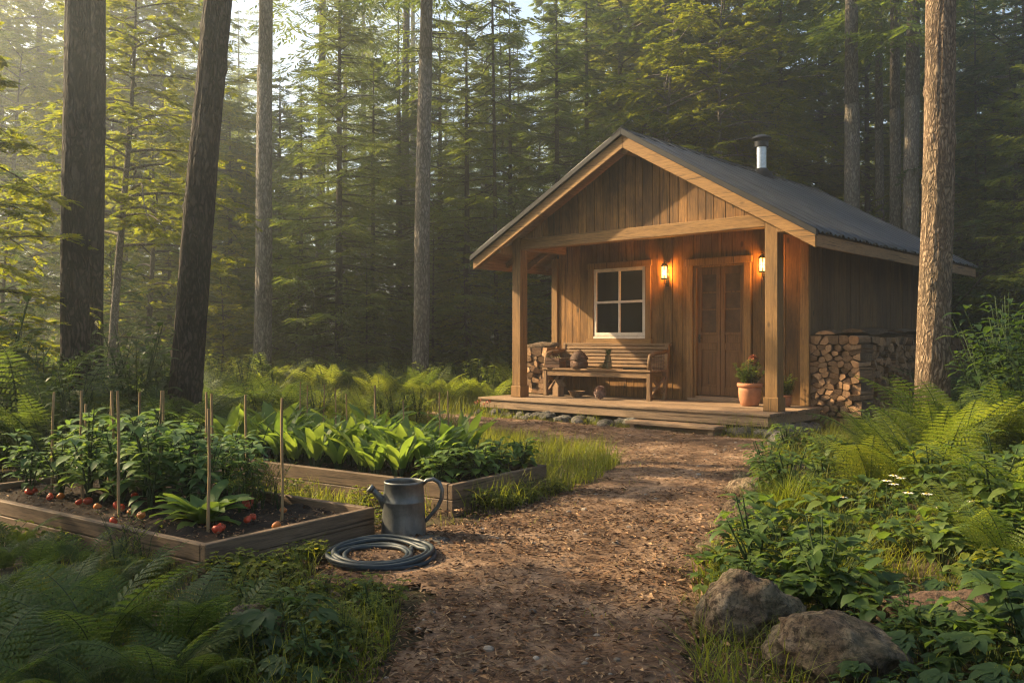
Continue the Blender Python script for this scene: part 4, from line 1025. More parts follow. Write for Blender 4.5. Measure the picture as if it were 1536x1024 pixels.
fern_meshes('dark', 'fern_dark', [(4,11,.95,17,8,.26,.95),(5,12,.88,16,8,.28,1.0),(6,10,1.0,17,8,.25,.9)])
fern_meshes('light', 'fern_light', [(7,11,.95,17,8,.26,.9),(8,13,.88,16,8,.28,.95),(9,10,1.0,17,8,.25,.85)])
cntf = 0
def place_fern(key, x, y, sc, label, group, cat='fern'):
    global cntf; cntf += 1
    me, ms = FERN[key][cntf % len(FERN[key])]; z = H(x, y)-.02
    t = thing('fern', label, cat, (x,y,z), cntf*1.7, group, sc*random.uniform(.9,1.1)); t.rotation_euler = (random.uniform(-.12,.12), random.uniform(-.12,.12), cntf*1.7)
    for nm, m_ in (('fronds', me), ('stalks', ms)):
        o = bpy.data.objects.new(nm, m_); COL.objects.link(o); o.parent = t
    return t
def clear_of(x, y, pad=.15):
    for k in (1,2):
        u, v = bed_uv(k, x, y); n, w, l, h, s = BED[k]
        if -pad < u < w+pad and -pad < v < l+pad: return False
    rel = np.array([x,y])-CO; a, b = rel@CU, rel@CV
    if -.15-pad < a < 5.25+pad*.3 and -.5-pad < b < 6.5+pad: return False
    if in_poly(np.array([x]), np.array([y]), PATH)[0] or poly_dist(np.array([x]), np.array([y]), PATH)[0] < pad: return False
    return True
rd = random.Random(101)
# big shaded ferns in the lower left corner
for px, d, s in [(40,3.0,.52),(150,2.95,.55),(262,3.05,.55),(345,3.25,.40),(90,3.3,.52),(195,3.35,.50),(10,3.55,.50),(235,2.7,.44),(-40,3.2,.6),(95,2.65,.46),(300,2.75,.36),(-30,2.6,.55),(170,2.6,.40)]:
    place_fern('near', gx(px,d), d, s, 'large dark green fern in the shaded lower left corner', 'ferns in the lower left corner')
for px, d, s in [(-30,4.75,.30),(30,4.6,.34),(85,4.45,.28),(130,4.3,.33),(175,4.15,.27),(215,4.0,.30),(55,4.2,.36),(110,3.95,.34),(5,4.3,.34),(165,3.8,.32)]:
    if clear_of(gx(px,d), d, .10): place_fern('near', gx(px,d), d, s, 'small fern growing against the long front board of the near raised bed', 'small ferns along the near bed')
# left bank behind the near bed
for i in range(40):
    x = rd.uniform(-7.2,-2.9); y = rd.uniform(6.4,11.5)
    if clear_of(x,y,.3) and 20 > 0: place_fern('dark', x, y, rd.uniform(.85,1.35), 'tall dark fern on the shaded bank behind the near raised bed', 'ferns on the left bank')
# sunlit bank at the forest edge
for i in range(165):
    y = rd.uniform(10.2,20); x = gx(rd.uniform(255,815), y); big = 1.35 if y > 13.5 else 1.0
    if clear_of(x,y,.35): place_fern('light' if rd.random() < .8 else 'dark', x, y, rd.uniform(.45,.80)*big, 'sunlit yellow green fern at the forest edge left of the cabin', 'ferns at the forest edge')
# right bank
for i in range(46):
    y = rd.uniform(5.6,9.6); px_ = rd.uniform(1270,1640); x = gx(px_, y)
    if clear_of(x,y,.3) and not (x < 2.7 and y > 6) and (px_ > 1440 or y < 7.4): place_fern('light' if rd.random() < .7 else 'dark', x, y, rd.uniform(.6,.95), 'arching green fern on the bank right of the path', 'ferns on the right bank')
for px, d, s in [(1330,7.0,.62),(1420,6.6,.72),(1500,6.2,.95),(1290,7.4,.55),(1380,5.6,.55),(1480,5.0,.7),(1540,4.4,.75),(1450,4.2,.5),(1520,3.7,.55)]:
    place_fern('light', gx(px,d), d, s, 'arching green fern on the bank right of the path', 'ferns on the right bank')
for i in range(20):
    y = rd.uniform(10.5,17); x = gx(rd.uniform(1400,1640), y)
    if clear_of(x,y,.3): place_fern('dark', x, y, rd.uniform(.9,1.3), 'dark fern in the shade beyond the right woodpile', 'ferns beyond the woodpile')

# ------------------------------------------------------------------ low weeds, lobed leaves, flowers, grass
def weed(seed, n, hh, leaf, lw, tri=True):
    rd = random.Random(seed); mw = MB(); ml = MB()
    for k in range(n):
        az = rd.uniform(0,6.283); h_ = hh*rd.uniform(.35,1.1); sp = hh*rd.uniform(.15,1.0)
        e = np.array([sp*math.cos(az), sp*math.sin(az), h_]); mw.tube([(0,0,-.02), e*np.array([.45,.45,.65]), e], [.0025,.002,.0015], 3, cap=False)
        for j in range(3 if tri else 1):
            a2 = az+(j-1)*1.15+rd.uniform(-.25,.25); L = leaf*rd.uniform(.7,1.15)
            ml.leaf(e, (math.cos(a2), math.sin(a2), rd.uniform(-.35,.9)), L, L*lw, rd.uniform(.4,1.5), 5, .25, wave=.06)
        if rd.random() < .6:
            c = e*np.array([.6,.6,.7]); a2 = rd.uniform(0,6.283); ml.leaf(c, (math.cos(a2), math.sin(a2), .3), leaf*.8, leaf*.8*lw, .8, 4, .2)
    return mw, ml
def lobed(seed, n, hh, leaf):
    rd = random.Random(seed); mw = MB(); ml = MB()
    for k in range(n):
        az = k*2.4+rd.uniform(-.4,.4); h_ = hh*rd.uniform(.5,1.1); sp = hh*rd.uniform(.4,1.15)
        e = np.array([sp*math.cos(az), sp*math.sin(az), h_]); mw.tube([(0,0,-.02), e*np.array([.45,.45,.75]), e], [.004,.003,.002], 4, cap=False)
        tilt = np.array([math.cos(az)*.35, math.sin(az)*.35, 1.0]); L = leaf*rd.uniform(.75,1.15)
        for j, (da, s_) in enumerate(((0,1.0),(.75,.85),(-.75,.85),(1.6,.62),(-1.6,.62))):
            d = np.array([math.cos(az+da), math.sin(az+da), .12-.25*math.cos(da)]); ml.leaf(e, d, L*s_, L*s_*.55, .55, 6, .16, up=tilt, wave=.05)
    return mw, ml
def mesh_pair(f, mat): mw, ml = f; return ml.build('leaves', M[mat], mesh_only=True, smooth=True), mw.build('stem', M['stem'], mesh_only=True)
WEEDS = {'weed': [mesh_pair(weed(200+i, 15, .20, .085, .62), 'weed') for i in range(4)], 'upright': [mesh_pair(leafy_plant(None, 280+i, .34, 6, .085, .45), 'weed') for i in range(3)], 'bright': [mesh_pair(leafy_plant(None, 300+i, .62, 9, .085, .40), 'fern_light') for i in range(3)], 'small': [mesh_pair(weed(220+i, 22, .13, .042, .6), 'grass') for i in range(3)],
         'big': [mesh_pair(lobed(240+i, 10, .24, .135), 'leaf_dark') for i in range(3)], 'shrub': [mesh_pair(leafy_plant(None, 260+i, .95, 11, .13, .42)[::1], 'leaf_dark') for i in range(2)]}
cw_ = 0
def place_weed(key, x, y, sc, name, label, cat, group):
    global cw_; cw_ += 1
    ml, ms = WEEDS[key][cw_ % len(WEEDS[key])]; t = thing(name, label, cat, (x, y, H(x,y)), cw_*2.1, group, sc)
    for nm, m_ in (('leaves', ml), ('stem', ms)):
        o = bpy.data.objects.new(nm, m_); COL.objects.link(o); o.parent = t
    return t
rd = random.Random(303); n = 0
while n < 190:
    y = rd.uniform(2.7, 8.2); xr = float(np.interp(y, RIGHT[:,1], RIGHT[:,0])); x = xr + .12 + rd.random()**1.3*3.0
    if x > gx(1620, y): continue
    if any(math.hypot(x-a_, y-b_) < c_ for a_, b_, c_ in ((1.72,5.35,.34),(1.42,5.15,.26),(1.42,5.3,.24),(1.72,6.2,.24),(2.75,8.75,.32),(2.22,6.6,.24),(1.55,4.85,.22))): continue
    if math.hypot(x-.90, y-3.36) < .30 or math.hypot(x-1.08, y-2.92) < .33 or (y < 3.4 and .5 < x < 1.35 and rd.random() < .75): continue
    place_weed(rd.choice(['weed','weed','upright','small','small']), x, y, rd.uniform(.55,1.35), 'broad_leaf_weed', 'low leafy weed on the bank right of the path', 'weed', 'low weeds right of the path'); n += 1
for px, d, s in [(1320,2.75,.55),(1400,2.9,.62),(1480,2.8,.66),(1380,2.6,.5),(1460,3.1,.6),(1530,3.0,.7),(1290,2.62,.48),(1540,2.6,.6),(1500,3.4,.62),(1430,3.5,.55),(1550,3.6,.7),(1350,3.05,.42),(1440,2.65,.55),(1500,2.55,.5),(1415,3.2,.5),(1340,2.55,.45),(1570,3.2,.65),(1480,3.7,.5)]:
    place_weed('big', gx(px,d), d, s, 'lobed_leaf_plant', 'dark plant with big lobed leaves in the lower right corner', 'leafy plant', 'lobed leaf plants in the lower right')
n = 0
while n < 62:
    y = rd.uniform(2.75, 4.3); x = gx(rd.uniform(340, 640), y)
    if y > 3.9 and x > -.95: continue
    if not clear_of(x,y,.04): continue
    kk = rd.choice(['small','small','bright','upright']); place_weed(kk, x, y, rd.uniform(.20,.34) if kk == 'bright' else rd.uniform(.35,.6) if kk == 'upright' else rd.uniform(.5,1.0), 'small_weed', 'small yellow green weed between the ferns and the path', 'weed', 'small weeds left of the path'); n += 1
n = 0
while n < 60:
    k = rd.choice((1,2)); nn, w, l, h, s = BED[k]; 
    u, v = rd.choice([(-.12+rd.uniform(-.12,.05), rd.uniform(0,l)), (w+.1+rd.uniform(-.05,.15), rd.uniform(0,l)), (rd.uniform(0,w), -.10+rd.uniform(-.1,.05))]); x, y = bed_pt(k, u, v)
    if in_poly(np.array([x]), np.array([y]), PATH)[0] and rd.random() < .7 or not clear_of(x,y,-.3): continue
    u2, v2 = bed_uv(3-k, x, y)
    if -.02 < u2 < BED[3-k][1]+.02 and -.02 < v2 < BED[3-k][2]+.02: continue
    place_weed('small', x, y, rd.uniform(.5,1.15), 'small_weed', 'small weed growing against the boards of a raised bed', 'weed', 'small weeds along the raised beds'); n += 1
for px, d, s in [(410,3.05,1.1),(345,3.0,.8),(450,2.85,.7)]:
    place_weed('big', gx(px,d), d, s*.75, 'lobed_leaf_plant', 'broad leafed plant beside the dark rock left of the path', 'leafy plant', 'broad leafed plants by the dark rock')
for i in range(26):
    y = rd.uniform(6.6, 10.5); x = rd.uniform(-7.5, -3.2)
    if clear_of(x,y,.35): place_weed('shrub', x, y, rd.uniform(.9,1.5), 'leafy_shrub', 'dark leafy shrub among the ferns behind the near bed', 'shrub', 'dark shrubs on the left bank')
for i in range(22):
    y = rd.uniform(4.2, 9.5); x = gx(rd.uniform(1470, 1680), y)
    if x > 3.4: place_weed('shrub', x, y, rd.uniform(.8,1.35), 'leafy_shrub', 'dark leafy shrub at the right edge of the clearing', 'shrub', 'dark shrubs at the right edge')
for i in range(95):
    y = rd.uniform(10.4, 16.5); x = gx(rd.uniform(250, 745), y)
    if clear_of(x,y,.45): place_weed('bright', x, y, rd.uniform(.6,1.1)*(1.35 if y > 13.5 else 1), 'wild_plant', 'light green leafy plant in the sunlit undergrowth before the wood', 'wild plant', 'undergrowth before the wood')
# wispy weeds in the right part of the near bed and at its front corner
for i in range(9):
    x, y = bed_pt(1, rd.uniform(.75,1.03), rd.uniform(.35,.8)) if i < 6 else bed_pt(1, rd.uniform(-.22,-.08), rd.uniform(.1,.5))
    mb = MB(); mw = MB()
    for k in range(7):
        az = rd.uniform(0,6.283); e = np.array([.10*math.cos(az), .10*math.sin(az), rd.uniform(.18,.34)]); mw.tube([(0,0,-.02), e*np.array([.3,.3,.6]), e], [.002,.0017,.001], 3, cap=False)
        for j in range(9): u = rd.uniform(.3,1); aa = rd.uniform(0,6.283); mb.leaf(e*u, (math.cos(aa), math.sin(aa), .6), .05, .007, .6, 3)
    t = thing('wispy_weed', 'wispy thin leafed weed in the near raised bed' if i < 6 else 'wispy tall weed at the outside corner of the near bed', 'weed', (x,y,.12 if i < 6 else H(x,y)), 0, 'wispy weeds by the near bed'); mw.build('stem', M['stem'], t); mb.build('leaves', M['grass'], t)
# white flowers
def white_flower(px, py, d, label, n=3):
    x = gx(px, d); z0 = H(x, d); top = gz(py, d)-z0; t = thing('white_flower', label, 'flower', (x,d,z0), rd.uniform(0,6), 'white flowers on the right bank'); mw = MB(); mp = MB(); me = MB(); ml = MB()
    for k in range(n):
        a = rd.uniform(0,6.283); e = np.array([.05*k*math.cos(a), .05*k*math.sin(a), top+rd.uniform(-.02,.01)]); mw.tube([(0,0,-.03), (e[0]*.3,e[1]*.3,top*.5), e], [.003,.0025,.002], 4, cap=False)
        mp = MB()
        for j in range(8):
            q = j*math.pi/4+rd.uniform(-.15,.15); mp.leaf(e, (math.cos(q), math.sin(q), .18), .031, .014, .5, 4, .1)
        mp.build('petals', M['petal'], t); me = MB(); me.lathe([(.009,-.002),(.008,.006),(0,.009)], 8, e); me.build('flower_eye', M['flower_eye'], t, smooth=True)
        for j in range(3): q = rd.uniform(0,6.283); ml.leaf((e[0]*.3,e[1]*.3,top*rd.uniform(.3,.7)), (math.cos(q), math.sin(q), .5), .07, .022, .8, 4)
    mw.build('stem', M['stem'], t); ml.build('leaves', M['weed'], t)
for px, py, d, lab in [(1340,715,5.2,'white flower head highest up the right bank beside the ferns'),(1330,722,5.0,'white flower just under the highest one on the bank'),(1392,738,4.6,'small white flower cluster in the middle of the right bank'),(1440,762,4.3,'broad white flower cluster right of the middle of the bank'),(1475,748,4.3,'white flower cluster nearest the right edge on the bank'),
                       (1265,748,5.3,'small white flower low among the leaves near the path'),(1160,712,7.2,'pale small flower in the bright grass at the path bend'),(1448,818,4.0,'white flower low over dark leaves on the right bank')]:
    white_flower(px, py, d, lab, 3 if d < 5 else 2)
for a, b in ((.12,-.18),(.36,-.22)):
    p = cw(a, b); mb = MB(); mw = MB()
    for k in range(3):
        e = np.array([.04*(k-1), .02*k, .20+.02*k]); mw.tube([(0,0,-.02), e], .003, 3)
        for j in range(12): v = nrm(np.array([rd.gauss(0,1), rd.gauss(0,1), rd.gauss(0,1)])); mb.leaf(e+v*.005, v, .026, .018, .5, 3)
    t = thing('red_flower', 'red flowers growing beside the left corner of the porch deck' if a < .2 else 'red flowers against the porch deck edge near its left corner', 'flower', (p[0],p[1],H(p[0],p[1]))); mw.build('stem', M['stem'], t); mb.build('petals', M['tomato'], t)

def grass_arrays(x, y, z, h, w, lean, seed):
    r = np.random.default_rng(seed); n = len(x); az = r.uniform(0, 2*np.pi, n); D = np.stack([np.cos(az), np.sin(az), 0*az], -1); S = np.stack([-np.sin(az), np.cos(az), 0*az], -1)
    t = np.array([0,.4,.75,1.0]); wv = np.array([1,.85,.5,.06])*.5; B = np.stack([x,y,z], -1); rows = []
    for tt, ww in zip(t, wv):
        c = B + D*(h*lean*tt**1.8)[:,None] + np.array([0,0,1.])*(h*tt*(1-.28*lean*tt))[:,None]; rows += [c-S*(w*ww)[:,None], c+S*(w*ww)[:,None]]
    V = np.stack(rows, 1); o = np.arange(n)[:,None,None]*8; q = np.array([[0,1,3,2],[2,3,5,4],[4,5,7,6]])[None]
    return V.reshape(-1,3), (o+q).reshape(-1,4)
GR = MB(); gr = np.random.default_rng(5)
def mask_clear(x, y, pad):
    ok = ~in_poly(x, y, PATH) & (poly_dist(x, y, PATH) > pad)
    for k in (1,2):
        n, w, l, h, s = BED[k]; u = (x-n[0])*E1[0]+(y-n[1])*E1[1]; v = (x-n[0])*E2[0]+(y-n[1])*E2[1]; ok &= ~((u > -.02) & (u < w+.02) & (v > -.02) & (v < l+.02))
    a = (x-CO[0])*CU[0]+(y-CO[1])*CU[1]; b = (x-CO[0])*CV[0]+(y-CO[1])*CV[1]
    return ok & ~((a > -.02) & (a < 5.2) & (b > .0) & (b < 6.5))
def grass(n, x0, x1, y0, y1, h0, h1, w, lean, pad=.02, clump=0.0, cond=None, thin=1.6):
    x = gr.uniform(x0, x1, n); y = gr.uniform(y0, y1, n); ok = mask_clear(x, y, pad)
    if clump: ok &= fnoise(x, y, 3.0, 21) + .5*fnoise(x, y, 9, 22) > clump + gr.uniform(-.2,.2,n)
    if cond is not None: ok &= cond(x, y)
    x = x[ok]; y = y[ok]; k = len(x); cl = .55+.9*fnoise(x, y, 2.5, 23)
    h = gr.uniform(h0, h1, k)*cl; V, Q = grass_arrays(x, y, hgt(x,y)-.01, h, gr.uniform(.6,1.3,k)*w, gr.uniform(.1,lean,k), gr.integers(1e9)); GR.raw(V, Q)
inview = lambda x, y: np.abs(x) < .62*y+.4
grass(26000, -1.9, 1.15, 5.6, 11.8, .10, .24, .006, 1.0, .0, .45, inview)
grass(16000, .9, 4.2, 5.3, 10.6, .10, .28, .006, 1.1, .0, .45, lambda x, y: x < np.interp(y, RIGHT[:,1], RIGHT[:,0])+.9)
grass(20000, -6.5, .2, 10.8, 17, .14, .42, .009, 1.0, .05, .4, inview)
grass(14000, -2.2, -.40, 2.4, 4.6, .04, .17, .0045, 1.2, -.03, .62, inview)
grass(9000, .5, 2.4, 2.3, 5.6, .05, .22, .0045, 1.3, .0, .6, inview)
grass(16000, -5, 5, 2.5, 10, .04, .10, .004, 1.2, .02, .55, inview)
x = []; y = []
for i in range(5200): a = gr.uniform(-.6, 5.0); b = gr.uniform(-.42, -.02); p = cw(a, b); x.append(p[0]); y.append(p[1])
x = np.array(x); y = np.array(y); ok = (fnoise(x,y,4,31) > .42); x = x[ok]; y = y[ok]; V, Q = grass_arrays(x, y, hgt(x,y)-.01, gr.uniform(.03,.13,len(x)), np.full(len(x), .005), gr.uniform(.2,1.1,len(x)), 9); GR.raw(V, Q)
x = gr.uniform(-3.3, 3.2, 9000); y = gr.uniform(2.4, 14, 9000); d = poly_dist(x, y, PATH); ok = in_poly(x, y, PATH) & (fnoise(x,y,2.2,41)+.4*fnoise(x,y,7,42) > .62+1.1*np.minimum(d,.6)); x = x[ok]; y = y[ok]
V, Q = grass_arrays(x, y, hgt(x,y)+.02, gr.uniform(.015,.06,len(x)), np.full(len(x), .004), gr.uniform(.3,1.2,len(x)), 10); GR.raw(V, Q)
g = GR.build('grass', M['grass']); stuff(g); tag(g, 'loose green and yellow grass growing along the path and forest edge', 'grass')
def tuft(x, y, h, n, label):
    r = np.random.default_rng(int(abs(x)*100)); V, Q = grass_arrays(r.normal(0,.05,n), r.normal(0,.05,n), np.full(n,-.02), r.uniform(.6,1.1,n)*h, np.full(n,.007), r.uniform(.3,1.2,n), 3)
    o = MB().raw(V, Q).build('grass_tuft', M['grass']); o.location = (x, y, H(x,y)); tag(o, label, 'grass tuft')
tuft(1.72, 5.42, .40, 420, 'tall grass tuft arching over the path edge beside a grey stone'); tuft(.98, 3.9, .24, 120, 'small grass tuft behind the angular boulder'); tuft(1.52, 4.0, .30, 170, 'grass tuft among the low weeds behind the boulders')

# leaf litter and twigs trodden into the path
x = gr.uniform(-3.4, 3.6, 90000); y = 1.8 + gr.random(90000)**1.5*10.5; ok = in_poly(x, y, PATH) | ((poly_dist(x,y,PATH) < .9) & mask_clear(x, y, -.2) & (gr.random(90000) < .45)); ok &= (fnoise(x,y,2.0,51)*.7+fnoise(x,y,6,52)*.5 > gr.uniform(.10,.75,90000)); x = x[ok]; y = y[ok]; n = len(x)
az = gr.uniform(0, 6.283, n); D = np.stack([np.cos(az), np.sin(az), gr.normal(0,.10,n)], -1); N = np.stack([gr.normal(0,.35,n), gr.normal(0,.35,n), np.ones(n)], -1)
needle = gr.random(n) < .72; l = np.where(needle, gr.uniform(.025,.095,n), gr.uniform(.014,.046,n)); w = np.where(needle, gr.uniform(.003,.006,n), l*gr.uniform(.3,.6,n))
mb = MB(); mb.diamonds(np.stack([x, y, path_h(x, y)+gr.uniform(.005,.012,n)], -1), D, N, l, w, .28); x2 = gr.uniform(-1.4, 1.7, 26000); y2 = 2.2+gr.random(26000)**1.4*4.2; ok = (in_poly(x2, y2, PATH) | ((poly_dist(x2,y2,PATH) < .35) & mask_clear(x2, y2, -.2))) & (fnoise(x2,y2,1.7,71)*.6+fnoise(x2,y2,5,72)*.5 > gr.uniform(.15,.8,26000)); x2 = x2[ok]; y2 = y2[ok]; n = len(x2); az = gr.uniform(0, 6.283, n)
l = gr.uniform(.014,.042,n); mb.diamonds(np.stack([x2, y2, path_h(x2, y2)+gr.uniform(.006,.014,n)], -1), np.stack([np.cos(az), np.sin(az), gr.normal(0,.2,n)], -1), np.stack([gr.normal(0,.5,n), gr.normal(0,.5,n), np.ones(n)], -1), l, l*gr.uniform(.16,.45,n), .4)
o = mb.build('leaf_litter', M['litter']); stuff(o); tag(o, 'brown fallen leaves and twigs scattered over the dirt path', 'leaf litter')
mb = MB(); x = gr.uniform(-1.2, 3.2, 900); y = 2.3+gr.random(900)**1.3*9; ok = in_poly(x, y, PATH) & (fnoise(x,y,1.5,61) > .45); x = x[ok]; y = y[ok]; z = path_h(x, y)
for i in range(len(x)):
    r_ = gr.uniform(.006,.016)*(1.6 if gr.random() < .12 else 1); a = np.linspace(0, 2*np.pi, 7, endpoint=False)+gr.uniform(0,1); q = gr.uniform(.75,1.25,7)
    V = [(x[i]+r_*qq*k*math.cos(t), y[i]+r_*qq*k*math.sin(t)*.8, z[i]+zz*r_) for k, zz in ((1,-.3),(.95,.25),(.5,.55)) for t, qq in zip(a, q)]+[(x[i], y[i], z[i]+.58*r_)]
    Fq = [(c*7+k, c*7+(k+1) % 7, (c+1)*7+(k+1) % 7, (c+1)*7+k) for c in range(2) for k in range(7)]; mb.raw(V, Fq); b_ = mb.n-22
    mb.F.append((np.array([(b_+14+k, b_+14+(k+1) % 7, b_+21) for k in range(7)]), 0))
o = mb.build('gravel', m_bits('path_gravel', [(.10,.08,.06),(.22,.18,.14),(.32,.28,.23),(.15,.115,.085)]), smooth=False); stuff(o); tag(o, 'small scattered stones pressed into the dirt path', 'gravel')
# fallen debris on the bed soil
mb = MB()
for k in (1,2):
    n = 1500; u = gr.uniform(.05, BED[k][1]-.05, n); v = gr.uniform(.05, BED[k][2]-.05, n); P = np.stack([BED[k][0][0]+E1[0]*u+E2[0]*v, BED[k][0][1]+E1[1]*u+E2[1]*v, np.full(n, BED[k][4]+.012)+gr.uniform(-.01,.01,n)], -1); az = gr.uniform(0,6.283,n)
    mb.diamonds(P, np.stack([np.cos(az), np.sin(az), gr.normal(0,.3,n)], -1), np.stack([gr.normal(0,.4,n), gr.normal(0,.4,n), np.ones(n)], -1), gr.uniform(.012,.04,n), gr.uniform(.004,.014,n), .3)
o = mb.build('mulch', M['litter']); stuff(o); tag(o, 'bits of brown mulch lying on the soil of the raised beds', 'mulch')

# ------------------------------------------------------------------ trees
def spray(mb, P, D, Ln, N, k, lf, wf, ang=.65, droop=.15, fold=.1):
    """twigs: leaf-sized faces in pairs along each twig, and one at its tip"""
    if len(P) == 0: return
    D = nrm(D); S = nrm(np.cross(N, D)); dn = np.array([0,0,-1.])
    for j in range(k):
        u = (j+.3)/k; c = P + D*(Ln*u)[:,None] + dn*(Ln*droop*u*u)[:,None]
        l = lf*(1-.35*u)
        for s_ in (-1,1): mb.diamonds(c, D*math.cos(ang)+S*s_*math.sin(ang)+dn*droop*.6, N, l, wf, fold)
    mb.diamonds(P + D*(Ln*.92)[:,None] + dn*(Ln*droop*.85)[:,None], D+dn*droop, N, lf, wf, fold)

def conifer(seed, h, r, z0, tr, dz=.24, per=5, tw=.085, nl=.12, nw=.030, k=4, droop=.28, dead=0, fill=1.0):
    rd = np.random.default_rng(seed); wb = MB(); nb = MB()
    zz = np.linspace(0, h, 14); bend = rd.normal(0,.012*h/10,2); P = np.stack([bend[0]*np.sin(zz/h*4), bend[1]*np.sin(zz/h*3+1), zz], -1)
    rad = tr*(1-zz/h)**.75+.006; rad[0] *= 1.35; wb.tube(P, rad, 10)
    z = z0*h; tips = []
    while z < h-.1:
        f = (z-z0*h)/(h*(1-z0)); Lz = r*min(1, .55+2.2*f)*(1-f)**.85*(1.0 if z0 < .1 else 1) + .12
        for q in range(per):
            if rd.random() > fill: continue
            az = rd.uniform(0, 2*np.pi); L = Lz*rd.uniform(.65,1.15); n = max(5, int(L/tw)); s = np.linspace(0, 1, n)
            rise = rd.uniform(-.05,.25)*(1.4*f+.2); dr = droop*rd.uniform(.6,1.4)*(1.1-f)
            c = np.array([np.interp(z, zz, P[:,0]), np.interp(z, zz, P[:,1]), z+rd.uniform(-.1,.1)])
            o = L*s*(1-.12*dr*s); zc = L*(rise*s - dr*s**1.6 + .5*dr*s**4)
            wig = .04*L*np.sin(s*5+rd.uniform(0,6)); C = c + np.stack([o*np.cos(az)-wig*np.sin(az), o*np.sin(az)+wig*np.cos(az), zc], -1)
            wb.tube(C[::max(1,n//5)], np.linspace(.010+.010*L, .003, len(C[::max(1,n//5)])), 4, cap=False)
            T = nrm(np.gradient(C, axis=0)); side = nrm(np.cross(T, [0,0,1.])); i0 = max(1, int(n*.14))
            for s_ in (-1,1):
                idx = np.arange(i0, n); idx = idx[rd.random(len(idx)) < .9]
                tl = (.46*L*np.clip(1.02-s[idx],0,1)**.75*np.clip(s[idx]*3.5,.35,1)+.07)*rd.uniform(.7,1.15,len(idx))
                D = side[idx]*s_*.85 + T[idx]*rd.uniform(.35,.75,len(idx))[:,None] + np.array([0,0,1.])*rd.uniform(-.35,.08,len(idx))[:,None]
                N = nrm(np.array([0,0,1.]) + rd.normal(0,.30,(len(idx),3)))
                spray(nb, C[idx], D, tl, N, k, nl, nw, .6, .22)
        z += dz*rd.uniform(.7,1.3)
    for q in range(dead):
        z = rd.uniform(.10*h, z0*h+.4); az = rd.uniform(0,2*np.pi); L = rd.uniform(.4,1.5)*r*.5; s = np.linspace(0,1,5)
        C = np.stack([L*s*np.cos(az), L*s*np.sin(az)+.05*np.sin(s*6), z-.25*L*s**1.5], -1); wb.tube(C, np.linspace(.016,.004,5), 4, cap=False)
        if rd.random() < .5:
            C2 = C[2]+np.stack([L*.4*s*np.cos(az+.6), L*.4*s*np.sin(az+.6), -.1*s], -1); wb.tube(C2, np.linspace(.008,.003,5), 3, cap=False)
    return wb, nb
def broadleaf(seed, h, spread, c0, nlimb, leaf, tr=.07, flat=.30, k=4, ntw=11, thin=.95):
    rd = np.random.default_rng(seed); wb = MB(); nb = MB(); zz = np.linspace(0, h, 12); a_ = rd.uniform(0,6,2)
    P = np.stack([.05*h*.5*np.sin(zz/h*3+a_[0])-.05*h*.5*np.sin(a_[0]), .05*h*.5*np.sin(zz/h*2.5+a_[1])-.05*h*.5*np.sin(a_[1]), zz], -1)
    wb.tube(P, tr*(1-zz/h)**.8+.008, 9)
    for q in range(nlimb):
        f = (q+rd.random())/nlimb; z = h*(c0+(1-c0)*f); az = q*2.39996+rd.uniform(-.5,.5)
        L = spread*(1-.62*f**1.4)*rd.uniform(.6,1.12); n = 10; s = np.linspace(0,1,n)
        up = rd.uniform(.15,.55)*(.5+f); dr = rd.uniform(.25,.6); c = np.array([np.interp(z,zz,P[:,0]), np.interp(z,zz,P[:,1]), z])
        wig = .06*L*np.sin(s*4+rd.uniform(0,6)); C = c+np.stack([L*s*np.cos(az)-wig*np.sin(az), L*s*np.sin(az)+wig*np.cos(az), L*(up*s-dr*s**2)], -1)
        wb.tube(C, np.linspace(.008+.011*L, .004, n), 5, cap=False); T = nrm(np.gradient(C, axis=0)); side = nrm(np.cross(T,[0,0,1.]))
        m = ntw; u = np.sort(rd.uniform(.18,1,m)); ii = np.clip((u*(n-1)).astype(int),0,n-2); fr = u*(n-1)-ii; B = C[ii]*(1-fr)[:,None]+C[ii+1]*fr[:,None]
        for j in range(m):
            if rd.random() > thin: continue
            sg = 1 if j % 2 else -1; D = nrm(side[ii[j]]*sg*rd.uniform(.6,1)+T[ii[j]]*rd.uniform(.4,1)+np.array([0,0,rd.uniform(-.25,.25)])); l = .55*L*(1.15-u[j])*rd.uniform(.6,1.1)+.15
            ss = np.linspace(0,1,5); C2 = B[j]+D*l*ss[:,None]+np.array([0,0,-1.])*(.18*l*ss**2)[:,None]; wb.tube(C2, np.linspace(.004+.004*l,.002,5), 3, cap=False)
            nt = max(3, int(l/.085)); v = rd.uniform(.12,1,nt); Pb = B[j]+D*l*v[:,None]+np.array([0,0,-1.])*(.18*l*v*v)[:,None]
            sd = nrm(np.cross(D,[0,0,1.])); sg2 = np.where(np.arange(nt) % 2, 1, -1)
            Dt = sd*(sg2*rd.uniform(.5,1,nt))[:,None]+D*rd.uniform(.3,1,nt)[:,None]+np.array([0,0,1.])*rd.normal(-.08,.2,nt)[:,None]
            N = nrm(np.array([0,0,1.])+rd.normal(0,flat,(nt,3))); lt = rd.uniform(.10,.30,nt)*min(1.3,.6+l*.4)
            spray(nb, Pb, Dt, lt, N, k, leaf*1.0, leaf*.62, .85, .15, .18)
    return wb, nb
KIND = {}
def kind(key, f, wm, lm): wb, nb = f; KIND[key] = (wb.build('trunk', M[wm], mesh_only=True, smooth=True), nb.build('crown', M[lm], mesh_only=True))
for i in range(3): kind('spruce%d' % i, conifer(400+i, 9.0, 2.1, .04, .085, .23, 5, .080, .115, .028, 5, .30), 'twig', 'needles')
for i in range(2): kind('spruce_far%d' % i, conifer(420+i, 12.0, 2.3, .05, .10, .30, 5, .11, .155, .036, 5, .34), 'twig', 'needles_far')
